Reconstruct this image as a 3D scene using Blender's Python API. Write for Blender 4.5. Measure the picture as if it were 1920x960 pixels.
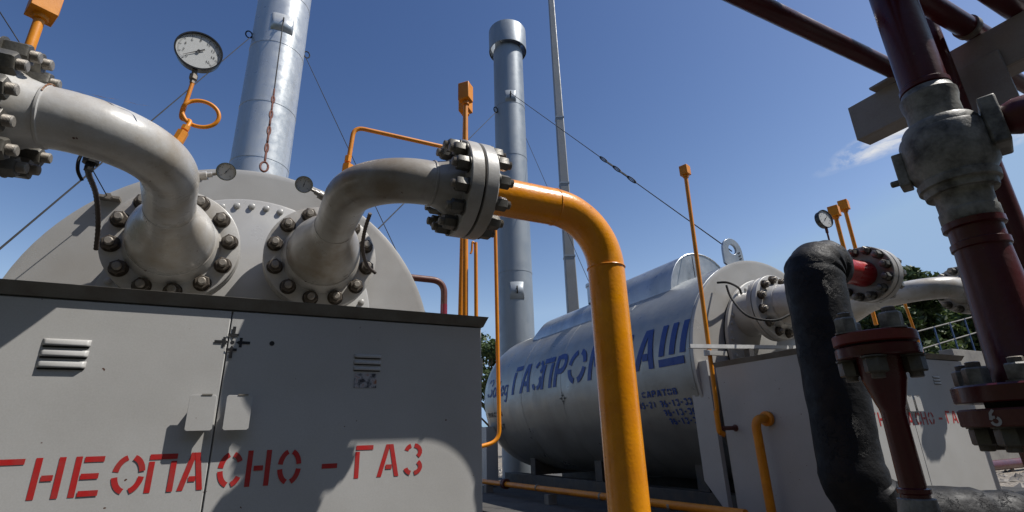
import bpy, bmesh, math, random
from mathutils import Vector, Matrix
random.seed(7)
for o in list(bpy.data.objects): bpy.data.objects.remove(o)
sc = bpy.context.scene
COL = sc.collection
R = math.radians
V = Vector

# ------------------------------------------------------------------ camera, sky, sun, exposure
CAM = V((0, 0, 0.85))
PITCH, ROLL, YAW, FPX = 0.34020072, -0.03112201, 0.46961125, 960.0
def _axes():
    cp, sp = math.cos(PITCH), math.sin(PITCH)
    Z = V((0, -cp, sp)); F = V((0, sp, cp)); X0 = V((1, 0, 0))
    X = math.cos(YAW) * X0 + math.sin(YAW) * F
    Y = -math.sin(YAW) * X0 + math.cos(YAW) * F
    c, s = math.cos(ROLL), math.sin(ROLL)
    Rm = Matrix(((c, -s, 0), (s, c, 0), (0, 0, 1)))
    return Rm @ X, Rm @ Y, Rm @ Z
_ax = _axes()
WM = Matrix((tuple(_ax[0]), tuple(_ax[1]), tuple(_ax[2])))      # world = WM @ camera vector
def ray(x, y):
    return (WM @ V((x - 960, y - 480, FPX))).normalized()
def atY(x, y, Y):
    r = ray(x, y); return CAM + r * (Y / r.y)
def atX(x, y, X):
    r = ray(x, y); return CAM + r * (X / r.x)
def atH(x, y, h):
    r = ray(x, y); return CAM + r * (h / math.hypot(r.x, r.y))
def zH(x, y, h): return atH(x, y, h).z

cam = bpy.data.cameras.new('camera')
cam.lens = 18.0; cam.sensor_width = 36.0; cam.clip_start = 0.02; cam.clip_end = 2000
camo = bpy.data.objects.new('camera', cam); COL.objects.link(camo)
rt, dn, fw = WM.col[0].copy(), WM.col[1].copy(), WM.col[2].copy()
m4 = Matrix.Identity(4)
for i in range(3):
    m4[i][0] = rt[i]; m4[i][1] = -dn[i]; m4[i][2] = -fw[i]
m4.translation = CAM
camo.matrix_world = m4
sc.camera = camo
sc.render.resolution_x = 1024; sc.render.resolution_y = 512

SUN = V((1.47, -1.0, 2.75)).normalized()
SUN_EL = math.asin(SUN.z); SUN_AZ = math.atan2(SUN.x, SUN.y)
sl = bpy.data.lights.new('sun', 'SUN'); sl.energy = 5.0; sl.angle = R(0.5); sl.color = (1.0, 0.955, 0.89)
so = bpy.data.objects.new('sun', sl); COL.objects.link(so)
so.rotation_euler = (-SUN).to_track_quat('-Z', 'Y').to_euler(); so.location = (3, -3, 8)
sc.view_settings.view_transform = 'Standard'
sc.view_settings.look = 'None'
sc.view_settings.exposure = 0.1
sc.view_settings.gamma = 1.0
SKY_STRENGTH = 0.05

w = bpy.data.worlds.new('World'); sc.world = w; w.use_nodes = True
nt = w.node_tree; N = nt.nodes; Lk = nt.links
bg = N['Background']
sky = N.new('ShaderNodeTexSky'); sky.sky_type = 'NISHITA'; sky.sun_disc = False
sky.sun_elevation = SUN_EL; sky.sun_rotation = SUN_AZ
sky.altitude = 300; sky.air_density = 1.0; sky.dust_density = 0.5; sky.ozone_density = 2.0
bg.inputs['Strength'].default_value = SKY_STRENGTH
tc = N.new('ShaderNodeTexCoord')
def vmath(op, a, b=None):
    n = N.new('ShaderNodeVectorMath'); n.operation = op
    Lk.new(a, n.inputs[0])
    if b is not None:
        if isinstance(b, (tuple, Vector)): n.inputs[1].default_value = tuple(b)
        else: Lk.new(b, n.inputs[1])
    return n
def fmath(op, a, b=None, clamp=False):
    n = N.new('ShaderNodeMath'); n.operation = op; n.use_clamp = clamp
    for i, q in enumerate((a, b)):
        if q is None: continue
        if isinstance(q, (int, float)): n.inputs[i].default_value = q
        else: Lk.new(q, n.inputs[i])
    return n.outputs[0]
dirn = vmath('NORMALIZE', tc.outputs['Generated']).outputs[0]
# thin cirrus wisps in two places of the sky
mp = N.new('ShaderNodeMapping'); mp.inputs['Scale'].default_value = (6, 6, 17)
Lk.new(dirn, mp.inputs['Vector'])
nz = N.new('ShaderNodeTexNoise'); nz.inputs['Scale'].default_value = 2.2; nz.inputs['Detail'].default_value = 9; nz.inputs['Roughness'].default_value = 0.62
nz.inputs['Distortion'].default_value = 0.5
Lk.new(mp.outputs[0], nz.inputs['Vector'])
nm = N.new('ShaderNodeMapRange'); nm.inputs['From Min'].default_value = 0.42; nm.inputs['From Max'].default_value = 0.72
Lk.new(nz.outputs['Fac'], nm.inputs['Value'])
masks = None
for (px, py, wd, k, ht) in ((1672, 256, 0.095, 1.5, 0.026), (1592, 302, 0.06, 0.4, 0.012), (1905, 222, 0.12, 2.2, 0.035), (1890, 470, 0.07, 0.35, 0.02)):
    d = ray(px, py)
    hor = V((-d.y, d.x, 0)).normalized(); up = d.cross(hor) * -1
    a = fmath('MULTIPLY', vmath('DOT_PRODUCT', dirn, hor).outputs['Value'], 1.0 / wd)
    tilt = vmath('DOT_PRODUCT', dirn, (up - hor * 0.16).normalized()).outputs['Value']
    tilt0 = d.dot((up - hor * 0.16).normalized())
    b_ = fmath('MULTIPLY', fmath('SUBTRACT', tilt, tilt0), 1.0 / ht)
    r2 = fmath('ADD', fmath('MULTIPLY', a, a), fmath('MULTIPLY', b_, b_))
    front = fmath('GREATER_THAN', vmath('DOT_PRODUCT', dirn, d).outputs['Value'], 0.0)
    g = fmath('MULTIPLY', fmath('MULTIPLY', fmath('SUBTRACT', 1.0, r2, True), k), front)
    masks = g if masks is None else fmath('ADD', masks, g)
cl = fmath('MULTIPLY', masks, nm.outputs[0], True)
# the deep polarised blue of the photographed sky: a steeper run from zenith to horizon, per channel
sep = N.new('ShaderNodeSeparateColor'); Lk.new(sky.outputs[0], sep.inputs[0]); com = N.new('ShaderNodeCombineColor')
for i, (c0, g_, k_, top_) in enumerate(((0.90, 1.95, 1.17, 6.0), (1.48, 1.72, 2.24, 8.8), (2.77, 1.44, 5.4, 13.0))):
    Lk.new(fmath('MINIMUM', fmath('MULTIPLY', fmath('POWER', fmath('DIVIDE', sep.outputs[i], c0), g_), k_), top_), com.inputs[i])
mix = N.new('ShaderNodeMix'); mix.data_type = 'RGBA'
Lk.new(cl, mix.inputs['Factor']); Lk.new(com.outputs[0], mix.inputs['A']); mix.inputs['B'].default_value = (13.5, 13.8, 14.5, 1)
Lk.new(mix.outputs['Result'], bg.inputs['Color'])

# ------------------------------------------------------------------ materials
MATS = {}
def mat(name, col, rough=0.5, metal=0.0, col2=None, scale=4.0, amount=0.5, bump=0.0, bscale=60.0, fine=0.06,
        rust=0.0, rcol=(0.12, 0.045, 0.02), rscale=7.0, streak=False, rvar=0.12, coat=0.0, spots=0.0):
    """paint or metal: a base colour, a broad mottling towards col2, fine grain, rust specks, a small bump"""
    if name in MATS: return MATS[name]
    m = bpy.data.materials.new(name); m.use_nodes = True; MATS[name] = m
    t = m.node_tree; n = t.nodes; l = t.links; b = n['Principled BSDF']
    b.inputs['Metallic'].default_value = metal
    if coat: b.inputs['Coat Weight'].default_value = coat; b.inputs['Coat Roughness'].default_value = 0.15
    c = n.new('ShaderNodeTexCoord')
    src = c.outputs['Object']
    if streak:
        mm = n.new('ShaderNodeMapping'); mm.inputs['Scale'].default_value = (1.0, 1.0, 0.16); l.new(src, mm.inputs[0]); src2 = mm.outputs[0]
    else: src2 = src
    def noise(s, sca, det=6, ro=0.6):
        q = n.new('ShaderNodeTexNoise'); q.inputs['Scale'].default_value = sca; q.inputs['Detail'].default_value = det
        q.inputs['Roughness'].default_value = ro; l.new(s, q.inputs['Vector']); return q.outputs['Fac']
    def rng(v, a, z, c0=0.0, c1=1.0):
        q = n.new('ShaderNodeMapRange'); q.inputs[1].default_value = a; q.inputs[2].default_value = z
        q.inputs[3].default_value = c0; q.inputs[4].default_value = c1; l.new(v, q.inputs[0]); return q.outputs[0]
    def mixc(f, a, z, mode='MIX'):
        q = n.new('ShaderNodeMix'); q.data_type = 'RGBA'; q.blend_type = mode
        l.new(f, q.inputs['Factor']) if not isinstance(f, float) else setattr(q.inputs['Factor'], 'default_value', f)
        for v, k in ((a, 'A'), (z, 'B')):
            if isinstance(v, tuple): q.inputs[k].default_value = (*v, 1)
            else: l.new(v, q.inputs[k])
        return q.outputs['Result']
    if col2 is None: col2 = tuple(x * 0.7 for x in col)
    f1 = rng(noise(src2, scale), 0.4, 0.68, 0, amount)
    cc = mixc(f1, tuple(col), tuple(col2))
    fn = rng(noise(src, 180, 3), 0.3, 0.7, 1 - fine, 1 + fine)
    q = n.new('ShaderNodeVectorMath'); q.operation = 'SCALE'; l.new(cc, q.inputs[0]); l.new(fn, q.inputs['Scale']); cc = q.outputs[0]
    if rust > 0:
        f2 = rng(noise(src2, rscale, 9, 0.7), 0.72 - rust * 0.3, 0.76 - rust * 0.3 + 0.03)
        cc = mixc(f2, cc, tuple(rcol))
    if spots > 0:
        f3 = rng(noise(src, 38, 2, 0.5), 0.765 - spots * .1, 0.78 - spots * .1)
        cc = mixc(f3, cc, (0.09, 0.035, 0.02))
    l.new(cc, b.inputs['Base Color'])
    l.new(rng(noise(src, scale * 2.3, 5), 0.3, 0.7, max(rough - rvar, 0.03), min(rough + rvar, 1)), b.inputs['Roughness'])
    if bump > 0:
        bp = n.new('ShaderNodeBump'); bp.inputs['Strength'].default_value = 1.0; bp.inputs['Distance'].default_value = bump
        l.new(noise(src, bscale, 6, 0.55), bp.inputs['Height']); l.new(bp.outputs[0], b.inputs['Normal'])
    return m
GREY = mat('cabinet_paint', (0.46, 0.455, 0.44), 0.42, 0, (0.40, 0.39, 0.37), 2.0, 0.7, 0.0016, 3.5, 0.05, spots=0.12)
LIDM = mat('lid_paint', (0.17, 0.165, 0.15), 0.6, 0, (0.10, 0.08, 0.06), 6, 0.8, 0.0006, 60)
PLATE = mat('end_plate_paint', (0.44, 0.435, 0.42), 0.38, 0.15, (0.36, 0.34, 0.31), 1.8, 0.7, 0.0012, 4.0, 0.04)
PIPEW = mat('pale_pipe_paint', (0.50, 0.495, 0.48), 0.32, 0, (0.36, 0.31, 0.24), 4.5, 0.9, 0.0007, 45, 0.05, rust=0.10, spots=0.2, coat=0.2)
PIPEG = mat('grey_pipe_paint', (0.38, 0.365, 0.335), 0.36, 0, (0.23, 0.185, 0.13), 4.0, 0.95, 0.0007, 45, 0.05, spots=0.15, coat=0.2)
FLANGE = mat('flange_paint', (0.42, 0.41, 0.39), 0.42, 0, (0.29, 0.26, 0.22), 5.0, 0.8, 0.0006, 70, 0.06, rust=0.06)
ORANGE = mat('orange_paint', (0.84, 0.315, 0.001), 0.28, 0, (0.66, 0.215, 0.004), 5.0, 0.8, 0.0011, 75, 0.05, coat=0.3, spots=.08)
ORANGE2 = mat('orange_small_paint', (0.72, 0.255, 0.002), 0.45, 0, (0.50, 0.14, 0.002), 8.0, 0.6, 0.0003, 130, 0.05)
RUSTY = mat('bolt_steel', (0.095, 0.078, 0.06), 0.6, 0.25, (0.035, 0.025, 0.018), 14, 0.9, 0.001, 120, 0.15, rust=0.12)
NUTG = mat('painted_nut', (0.12, 0.115, 0.10), 0.45, 0.3, (0.08, 0.07, 0.055), 12, 0.9, 0.0008, 120, 0.15, rust=0.1)
STUD = mat('stud_steel', (0.27, 0.25, 0.22), 0.55, 0.4, (0.16, 0.125, 0.09), 14, 0.7, 0.0006, 160, 0.15)
GALV = mat('galvanised_sheet', (0.50, 0.53, 0.56), 0.36, 0.75, (0.34, 0.37, 0.40), 3.0, 0.9, 0.004, 2.2, 0.06, streak=True)
STACKM = mat('stack_sheet', (0.56, 0.58, 0.59), 0.36, 0.45, (0.44, 0.46, 0.47), 3.0, 0.8, 0.003, 1.2, 0.05, streak=True)
STACKD = mat('stack_zinc', (0.27, 0.30, 0.33), 0.46, 0.3, (0.20, 0.23, 0.26), 2.0, 0.8, 0.003, 3, 0.05, streak=True)
TANKM = mat('tank_cladding', (0.36, 0.37, 0.365), 0.38, 0.6, (0.24, 0.24, 0.225), 1.6, 0.8, 0.010, 1.7, 0.05, streak=True)
DARKRED = mat('dark_red_paint', (0.080, 0.003, 0.005), 0.36, 0, (0.05, 0.003, 0.004), 6, 0.8, 0.0006, 70, 0.08, coat=0.2, spots=0.1)
RUSTRED = mat('faded_red_paint', (0.17, 0.018, 0.013), 0.5, 0, (0.15, 0.042, 0.020), 9, 0.9, 0.0008, 80, 0.1, rust=0.12)
BROWNRED = mat('brown_red_paint', (0.11, 0.026, 0.018), 0.5, 0, (0.10, 0.035, 0.02), 12, 0.9, 0.0008, 90, 0.1, rust=0.15)
REDTXT = mat('stencil_red', (0.47, 0.016, 0.016), 0.5, 0, (0.36, 0.045, 0.04), 18, 0.9, rust=.07, rcol=(.40,.33,.31), rscale=34)
BLUETXT = mat('stencil_blue', (0.010, 0.048, 0.26), 0.5, 0, (0.02, 0.07, 0.27), 9, 0.9, rust=.07, rcol=(.25,.29,.34), rscale=22)
BLACKTXT = mat('stencil_black', (0.012, 0.012, 0.014), 0.5, 0)
BEAM = mat('beam_paint', (0.33, 0.315, 0.30), 0.5, 0, (0.25, 0.22, 0.20), 7, 0.8, 0.0008, 60, 0.06, rust=0.05)
CAST = mat('weathered_casting', (0.27, 0.265, 0.235), 0.5, 0, (0.05, 0.045, 0.036), 26, 1.0, 0.0008, 140, 0.1, rust=0.10, rscale=18)
BLACKP = mat('black_plastic', (0.012, 0.013, 0.014), 0.35, 0)
RUBBER = mat('flex_hose', (0.055, 0.04, 0.032), 0.6, 0, (0.03, 0.022, 0.018), 20, 0.6)
DIAL = mat('dial_white', (0.62, 0.63, 0.62), 0.4, 0, (0.55, 0.56, 0.55), 9, 0.4)
CHROME = mat('chrome_bezel', (0.55, 0.54, 0.52), 0.2, 1.0, (0.4, 0.38, 0.35), 12, 0.5)
WIRE = mat('wire_steel', (0.012, 0.011, 0.01), 0.8, 0)
CHAINR = mat('rusty_chain', (0.15, 0.045, 0.025), 0.7, 0.1, (0.08, 0.03, 0.02), 30, 0.8)
GASKET = mat('gasket', (0.02, 0.018, 0.016), 0.8, 0)
CONC = mat('concrete', (0.24, 0.23, 0.21), 0.85, 0, (0.16, 0.15, 0.14), 3, 0.9, 0.004, 20, 0.1)
DARKFRAME = mat('skid_paint', (0.05, 0.05, 0.052), 0.6, 0, (0.10, 0.08, 0.06), 8, 0.7, 0.0008, 60)
BLUEP = mat('blue_paint', (0.02, 0.05, 0.13), 0.5, 0)
BARK = mat('bark', (0.09, 0.07, 0.05), 0.85, 0, (0.05, 0.04, 0.03), 12, 0.8, 0.01, 30)

def bitumen():
    m = bpy.data.materials.new('bitumen_wrap'); m.use_nodes = True
    t = m.node_tree; n = t.nodes; l = t.links; b = n['Principled BSDF']
    c = n.new('ShaderNodeTexCoord')
    v = n.new('ShaderNodeTexVoronoi'); v.feature = 'DISTANCE_TO_EDGE'; v.inputs['Scale'].default_value = 7.0
    nz = n.new('ShaderNodeTexNoise'); nz.inputs['Scale'].default_value = 9; nz.inputs['Detail'].default_value = 8; nz.inputs['Roughness'].default_value = .62
    ad = n.new('ShaderNodeVectorMath'); ad.operation = 'MULTIPLY_ADD'; ad.inputs[1].default_value = (.42, .42, .42)
    l.new(nz.outputs['Color'], ad.inputs[0]); l.new(c.outputs['Object'], ad.inputs[2]); l.new(ad.outputs[0], v.inputs['Vector'])
    l.new(c.outputs['Object'], nz.inputs['Vector'])
    mr = n.new('ShaderNodeMapRange'); mr.inputs[1].default_value = 0.0; mr.inputs[2].default_value = 0.035; l.new(v.outputs['Distance'], mr.inputs[0])
    # cracks only in some patches
    n2 = n.new('ShaderNodeTexNoise'); n2.inputs['Scale'].default_value = 2.6; l.new(c.outputs['Object'], n2.inputs['Vector'])
    m2 = n.new('ShaderNodeMapRange'); m2.inputs[1].default_value = .48; m2.inputs[2].default_value = .56; m2.inputs[3].default_value = 1; m2.inputs[4].default_value = 0
    l.new(n2.outputs['Fac'], m2.inputs[0])
    mx = n.new('ShaderNodeMath'); mx.operation = 'MAXIMUM'; l.new(mr.outputs[0], mx.inputs[0]); l.new(m2.outputs[0], mx.inputs[1])
    n3 = n.new('ShaderNodeTexNoise'); n3.inputs['Scale'].default_value = 14; n3.inputs['Detail'].default_value = 9; n3.inputs['Roughness'].default_value = .6
    l.new(c.outputs['Object'], n3.inputs['Vector'])
    h = n.new('ShaderNodeMath'); h.operation = 'MULTIPLY_ADD'; h.inputs[1].default_value = 0.45
    l.new(mx.outputs[0], h.inputs[0]); l.new(n3.outputs['Fac'], h.inputs[2])
    bp = n.new('ShaderNodeBump'); bp.inputs['Distance'].default_value = 0.008; bp.inputs['Strength'].default_value = 1; l.new(h.outputs[0], bp.inputs['Height'])
    l.new(bp.outputs[0], b.inputs['Normal'])
    cr = n.new('ShaderNodeMapRange'); cr.inputs[1].default_value = .35; cr.inputs[2].default_value = .75; cr.inputs[3].default_value = .46; cr.inputs[4].default_value = .78
    l.new(n3.outputs['Fac'], cr.inputs[0]); l.new(cr.outputs[0], b.inputs['Roughness'])
    b.inputs['Base Color'].default_value = (0.011, 0.011, 0.012, 1); b.inputs['Specular IOR Level'].default_value = .2
    return m
BITUMEN = bitumen()

def ground_mat():
    m = bpy.data.materials.new('gravel_ground'); m.use_nodes = True
    t = m.node_tree; n = t.nodes; l = t.links; b = n['Principled BSDF']; b.inputs['Roughness'].default_value = .9
    c = n.new('ShaderNodeTexCoord')
    v = n.new('ShaderNodeTexVoronoi'); v.inputs['Scale'].default_value = 28; l.new(c.outputs['Object'], v.inputs['Vector'])
    nz = n.new('ShaderNodeTexNoise'); nz.inputs['Scale'].default_value = .45; nz.inputs['Detail'].default_value = 7; l.new(c.outputs['Object'], nz.inputs['Vector'])
    r = n.new('ShaderNodeValToRGB'); r.color_ramp.elements[0].color = (.07, .06, .05, 1); r.color_ramp.elements[1].color = (.36, .32, .27, 1)
    l.new(v.outputs['Color'], r.inputs[0])
    r2 = n.new('ShaderNodeMapRange'); r2.inputs[1].default_value = .42; r2.inputs[2].default_value = .62; r2.inputs[4].default_value = .75; l.new(nz.outputs['Fac'], r2.inputs[0])
    mx = n.new('ShaderNodeMix'); mx.data_type = 'RGBA'; l.new(r2.outputs[0], mx.inputs['Factor']); l.new(r.outputs[0], mx.inputs['A']); mx.inputs['B'].default_value = (.26, .22, .17, 1)
    l.new(mx.outputs['Result'], b.inputs['Base Color'])
    bp = n.new('ShaderNodeBump'); bp.inputs['Distance'].default_value = .03; bp.inputs['Strength'].default_value = 1; l.new(v.outputs['Distance'], bp.inputs['Height']); bp.invert = True
    l.new(bp.outputs[0], b.inputs['Normal'])
    return m

# ------------------------------------------------------------------ mesh helpers
class MB:
    def __init__(s): s.v = []; s.f = []; s.mi = []; s.flat = []; s.m = 0
    def add(s, vs, fs, flat=False):
        b = len(s.v); s.v += [V(x) for x in vs]
        for f in fs: s.f.append([b + i for i in f]); s.mi.append(s.m); s.flat.append(flat)
    def box(s, a, b):
        (x0, y0, z0), (x1, y1, z1) = a, b
        s.add([(x0,y0,z0),(x1,y0,z0),(x1,y1,z0),(x0,y1,z0),(x0,y0,z1),(x1,y0,z1),(x1,y1,z1),(x0,y1,z1)],
              [(0,3,2,1),(4,5,6,7),(0,1,5,4),(1,2,6,5),(2,3,7,6),(3,0,4,7)], True); return s
    def frame(s, d):
        d = d.normalized(); u = V((0, 0, 1)) if abs(d.z) < .9 else V((1, 0, 0))
        a = d.cross(u).normalized(); return a, d.cross(a).normalized()
    def lathe(s, o, d, prof, n=32, cap=(True, True), flat=False, ph=0.0, ref=None):
        """prof: list of (distance along d, radius)"""
        o = V(o); d = V(d).normalized(); a, b = s.frame(d)
        if ref is not None:
            a = (V(ref) - d * V(ref).dot(d)).normalized(); b = d.cross(a)
        vs = []; fs = []
        for t, r in prof:
            for k in range(n):
                q = 2 * math.pi * k / n + ph
                vs.append(o + d * t + (a * math.cos(q) + b * math.sin(q)) * r)
        for i in range(len(prof) - 1):
            for k in range(n):
                k2 = (k + 1) % n
                fs.append((i*n+k, i*n+k2, (i+1)*n+k2, (i+1)*n+k))
        if cap[0]: fs.append(tuple(range(n - 1, -1, -1)))
        if cap[1]: fs.append(tuple((len(prof)-1)*n + k for k in range(n)))
        s.add(vs, fs, flat); return s
    def tube(s, pts, r, n=20, cap=True, closed=False):
        pts = [V(p) for p in pts]; N_ = len(pts); rs = r if isinstance(r, (list, tuple)) else [r] * N_
        tg = []
        for i in range(N_):
            p0 = pts[max(i - 1, 0)]; p1 = pts[min(i + 1, N_ - 1)]
            if closed: p0 = pts[(i - 1) % N_]; p1 = pts[(i + 1) % N_]
            tg.append((p1 - p0).normalized())
        a, b = s.frame(tg[0]); vs = []; fs = []
        for i in range(N_):
            if i:
                q = tg[i-1].rotation_difference(tg[i]); a = q @ a
            a = (a - tg[i] * a.dot(tg[i])).normalized(); b = tg[i].cross(a)
            for k in range(n):
                an = 2 * math.pi * k / n
                vs.append(pts[i] + (a * math.cos(an) + b * math.sin(an)) * rs[i])
        M_ = N_ if closed else N_ - 1
        for i in range(M_):
            j = (i + 1) % N_
            for k in range(n):
                k2 = (k + 1) % n; fs.append((i*n+k, i*n+k2, j*n+k2, j*n+k))
        if cap and not closed:
            fs.append(tuple(range(n - 1, -1, -1))); fs.append(tuple((N_-1)*n + k for k in range(n)))
        s.add(vs, fs); return s
    def prism(s, poly, d):
        """planar polygon (list of points) pushed along vector d"""
        poly = [V(p) for p in poly]; d = V(d); n = len(poly)
        s.add(poly + [p + d for p in poly], [tuple(range(n - 1, -1, -1)), tuple(range(n, 2 * n))] +
              [(i, (i + 1) % n, n + (i + 1) % n, n + i) for i in range(n)], True); return s
    def build(s, name, mats, parent=None, loc=None, bevel=0.0, sharp=35):
        if not isinstance(mats, (list, tuple)): mats = [mats]
        off = V((0, 0, 0))
        if parent is not None: off = wloc(parent)
        elif loc is not None: off = V(loc)
        me = bpy.data.meshes.new(name)
        me.from_pydata([tuple(p - off) for p in s.v], [], s.f)
        for m in mats: me.materials.append(m)
        for i, p in enumerate(me.polygons):
            p.material_index = s.mi[i]; p.use_smooth = not s.flat[i]
        bm = bmesh.new(); bm.from_mesh(me); bmesh.ops.recalc_face_normals(bm, faces=bm.faces); bm.to_mesh(me); bm.free()
        me.set_sharp_from_angle(angle=R(sharp))
        o = bpy.data.objects.new(name, me); COL.objects.link(o)
        if parent is not None: o.parent = parent
        elif loc is not None: o.location = loc
        if bevel:
            b = o.modifiers.new('bevel', 'BEVEL'); b.width = bevel; b.segments = 2; b.limit_method = 'ANGLE'; b.angle_limit = R(50)
        return o
WLOC = {}
def wloc(o):
    p = V((0, 0, 0))
    while o is not None: p += o.location; o = o.parent
    return p
def tag(o, label, cat, group=None):
    o['label'] = label; o['category'] = cat
    if group: o['group'] = group
    return o
def thing(name, loc, label, cat, group=None):
    o = bpy.data.objects.new(name, None); COL.objects.link(o); o.location = loc; o.empty_display_size = .1
    return tag(o, label, cat, group)
def struct(o): o['kind'] = 'structure'; return o

def arc3(c, a, b, r, q0, q1, n=12):
    c = V(c); a = V(a); b = V(b)
    return [c + (a * math.cos(q0 + (q1 - q0) * i / n) + b * math.sin(q0 + (q1 - q0) * i / n)) * r for i in range(n + 1)]
def rounded(pts, rad, n=8):
    """polyline with its corners rounded"""
    pts = [V(p) for p in pts]; out = [pts[0]]
    for i in range(1, len(pts) - 1):
        p = pts[i]; a = (pts[i-1] - p); b = (pts[i+1] - p); ra = rad[i-1] if isinstance(rad, list) else rad
        la = min(ra, a.length * .48, b.length * .48); p0 = p + a.normalized() * la; p1 = p + b.normalized() * la
        for k in range(n + 1):
            t = k / n; out.append(p0 * (1-t)**2 + p * 2*t*(1-t) + p1 * t*t)
    out.append(pts[-1]); return out
def smoothpath(pts, n=8):
    pts = [V(p) for p in pts]; P = [pts[0]] + pts + [pts[-1]]; out = []
    for i in range(1, len(P) - 2):
        for k in range(n):
            t = k / n
            out.append(0.5 * ((2*P[i]) + (P[i+1]-P[i-1])*t + (2*P[i-1]-5*P[i]+4*P[i+1]-P[i+2])*t*t + (3*P[i]-P[i-1]-3*P[i+1]+P[i+2])*t**3))
    out.append(pts[-1]); return out

# a nut on a stud, along +Z, seated at z = 0
def bolt_mesh(name, af, h, sr, sl_, mats, washer=True, back=0.0):
    b = MB(); r = af / 2 / math.cos(R(30))
    z0 = 0.0
    if washer: b.lathe((0,0,0), (0,0,1), [(0, r*1.12), (h*.1, r*1.12)], 24); z0 = h * .1
    b.lathe((0,0,0), (0,0,1), [(z0, r*.93), (z0+h*.1, r), (z0+h*.9, r), (z0+h, r*.88)], 6, flat=True)
    b.m = 1
    pr = [(z0+h-.001, sr)]; k = 7; L = sl_
    for i in range(k):
        pr += [(z0+h+L*(i+.25)/k, sr*.93), (z0+h+L*(i+.75)/k, sr)]
    pr += [(z0+h+L*1.02, sr*.93), (z0+h+L*1.12, sr*.78)]
    b.lathe((0,0,0), (0,0,1), pr, 16)
    if back:
        b.lathe((0,0,0), (0,0,-1), [(0, sr*.95), (back, sr*.95)], 12)
    o = b.build(name, mats); me = o.data; bpy.data.objects.remove(o); return me
BOLT_BIG = bolt_mesh('nozzle_bolt', .070, .036, .0205, .022, [RUSTY, STUD])
BOLT_RUN = bolt_mesh('run_bolt', .056, .052, .019, .018, [NUTG, STUD])
BOLT_RUN2 = bolt_mesh('run_bolt_long', .066, .062, .019, .022, [NUTG, STUD])
BOLT_SMALL = bolt_mesh('union_bolt', .033, .028, .0115, .009, [CAST, STUD])
BOLT_SMALL2 = bolt_mesh('lower_bolt', .033, .028, .0115, .009, [NUTG, STUD])
def bolts(parent, mesh, centre, axis, rad, n, ph=0.0, ref=(0, 0, 1), only=None):
    axis = V(axis).normalized(); a = (V(ref) - axis * V(ref).dot(axis)).normalized(); b = axis.cross(a)
    base = axis.to_track_quat('Z', 'Y'); off = wloc(parent)
    for k in range(n):
        if only and k not in only: continue
        q = 2 * math.pi * k / n + ph
        o = bpy.data.objects.new('bolt', mesh); COL.objects.link(o); o.parent = parent
        o.location = V(centre) + (a * math.cos(q) + b * math.sin(q)) * rad - off
        o.rotation_mode = 'QUATERNION'
        o.rotation_quaternion = base @ Matrix.Rotation(random.uniform(0, 1.05), 3, 'Z').to_quaternion()

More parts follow.
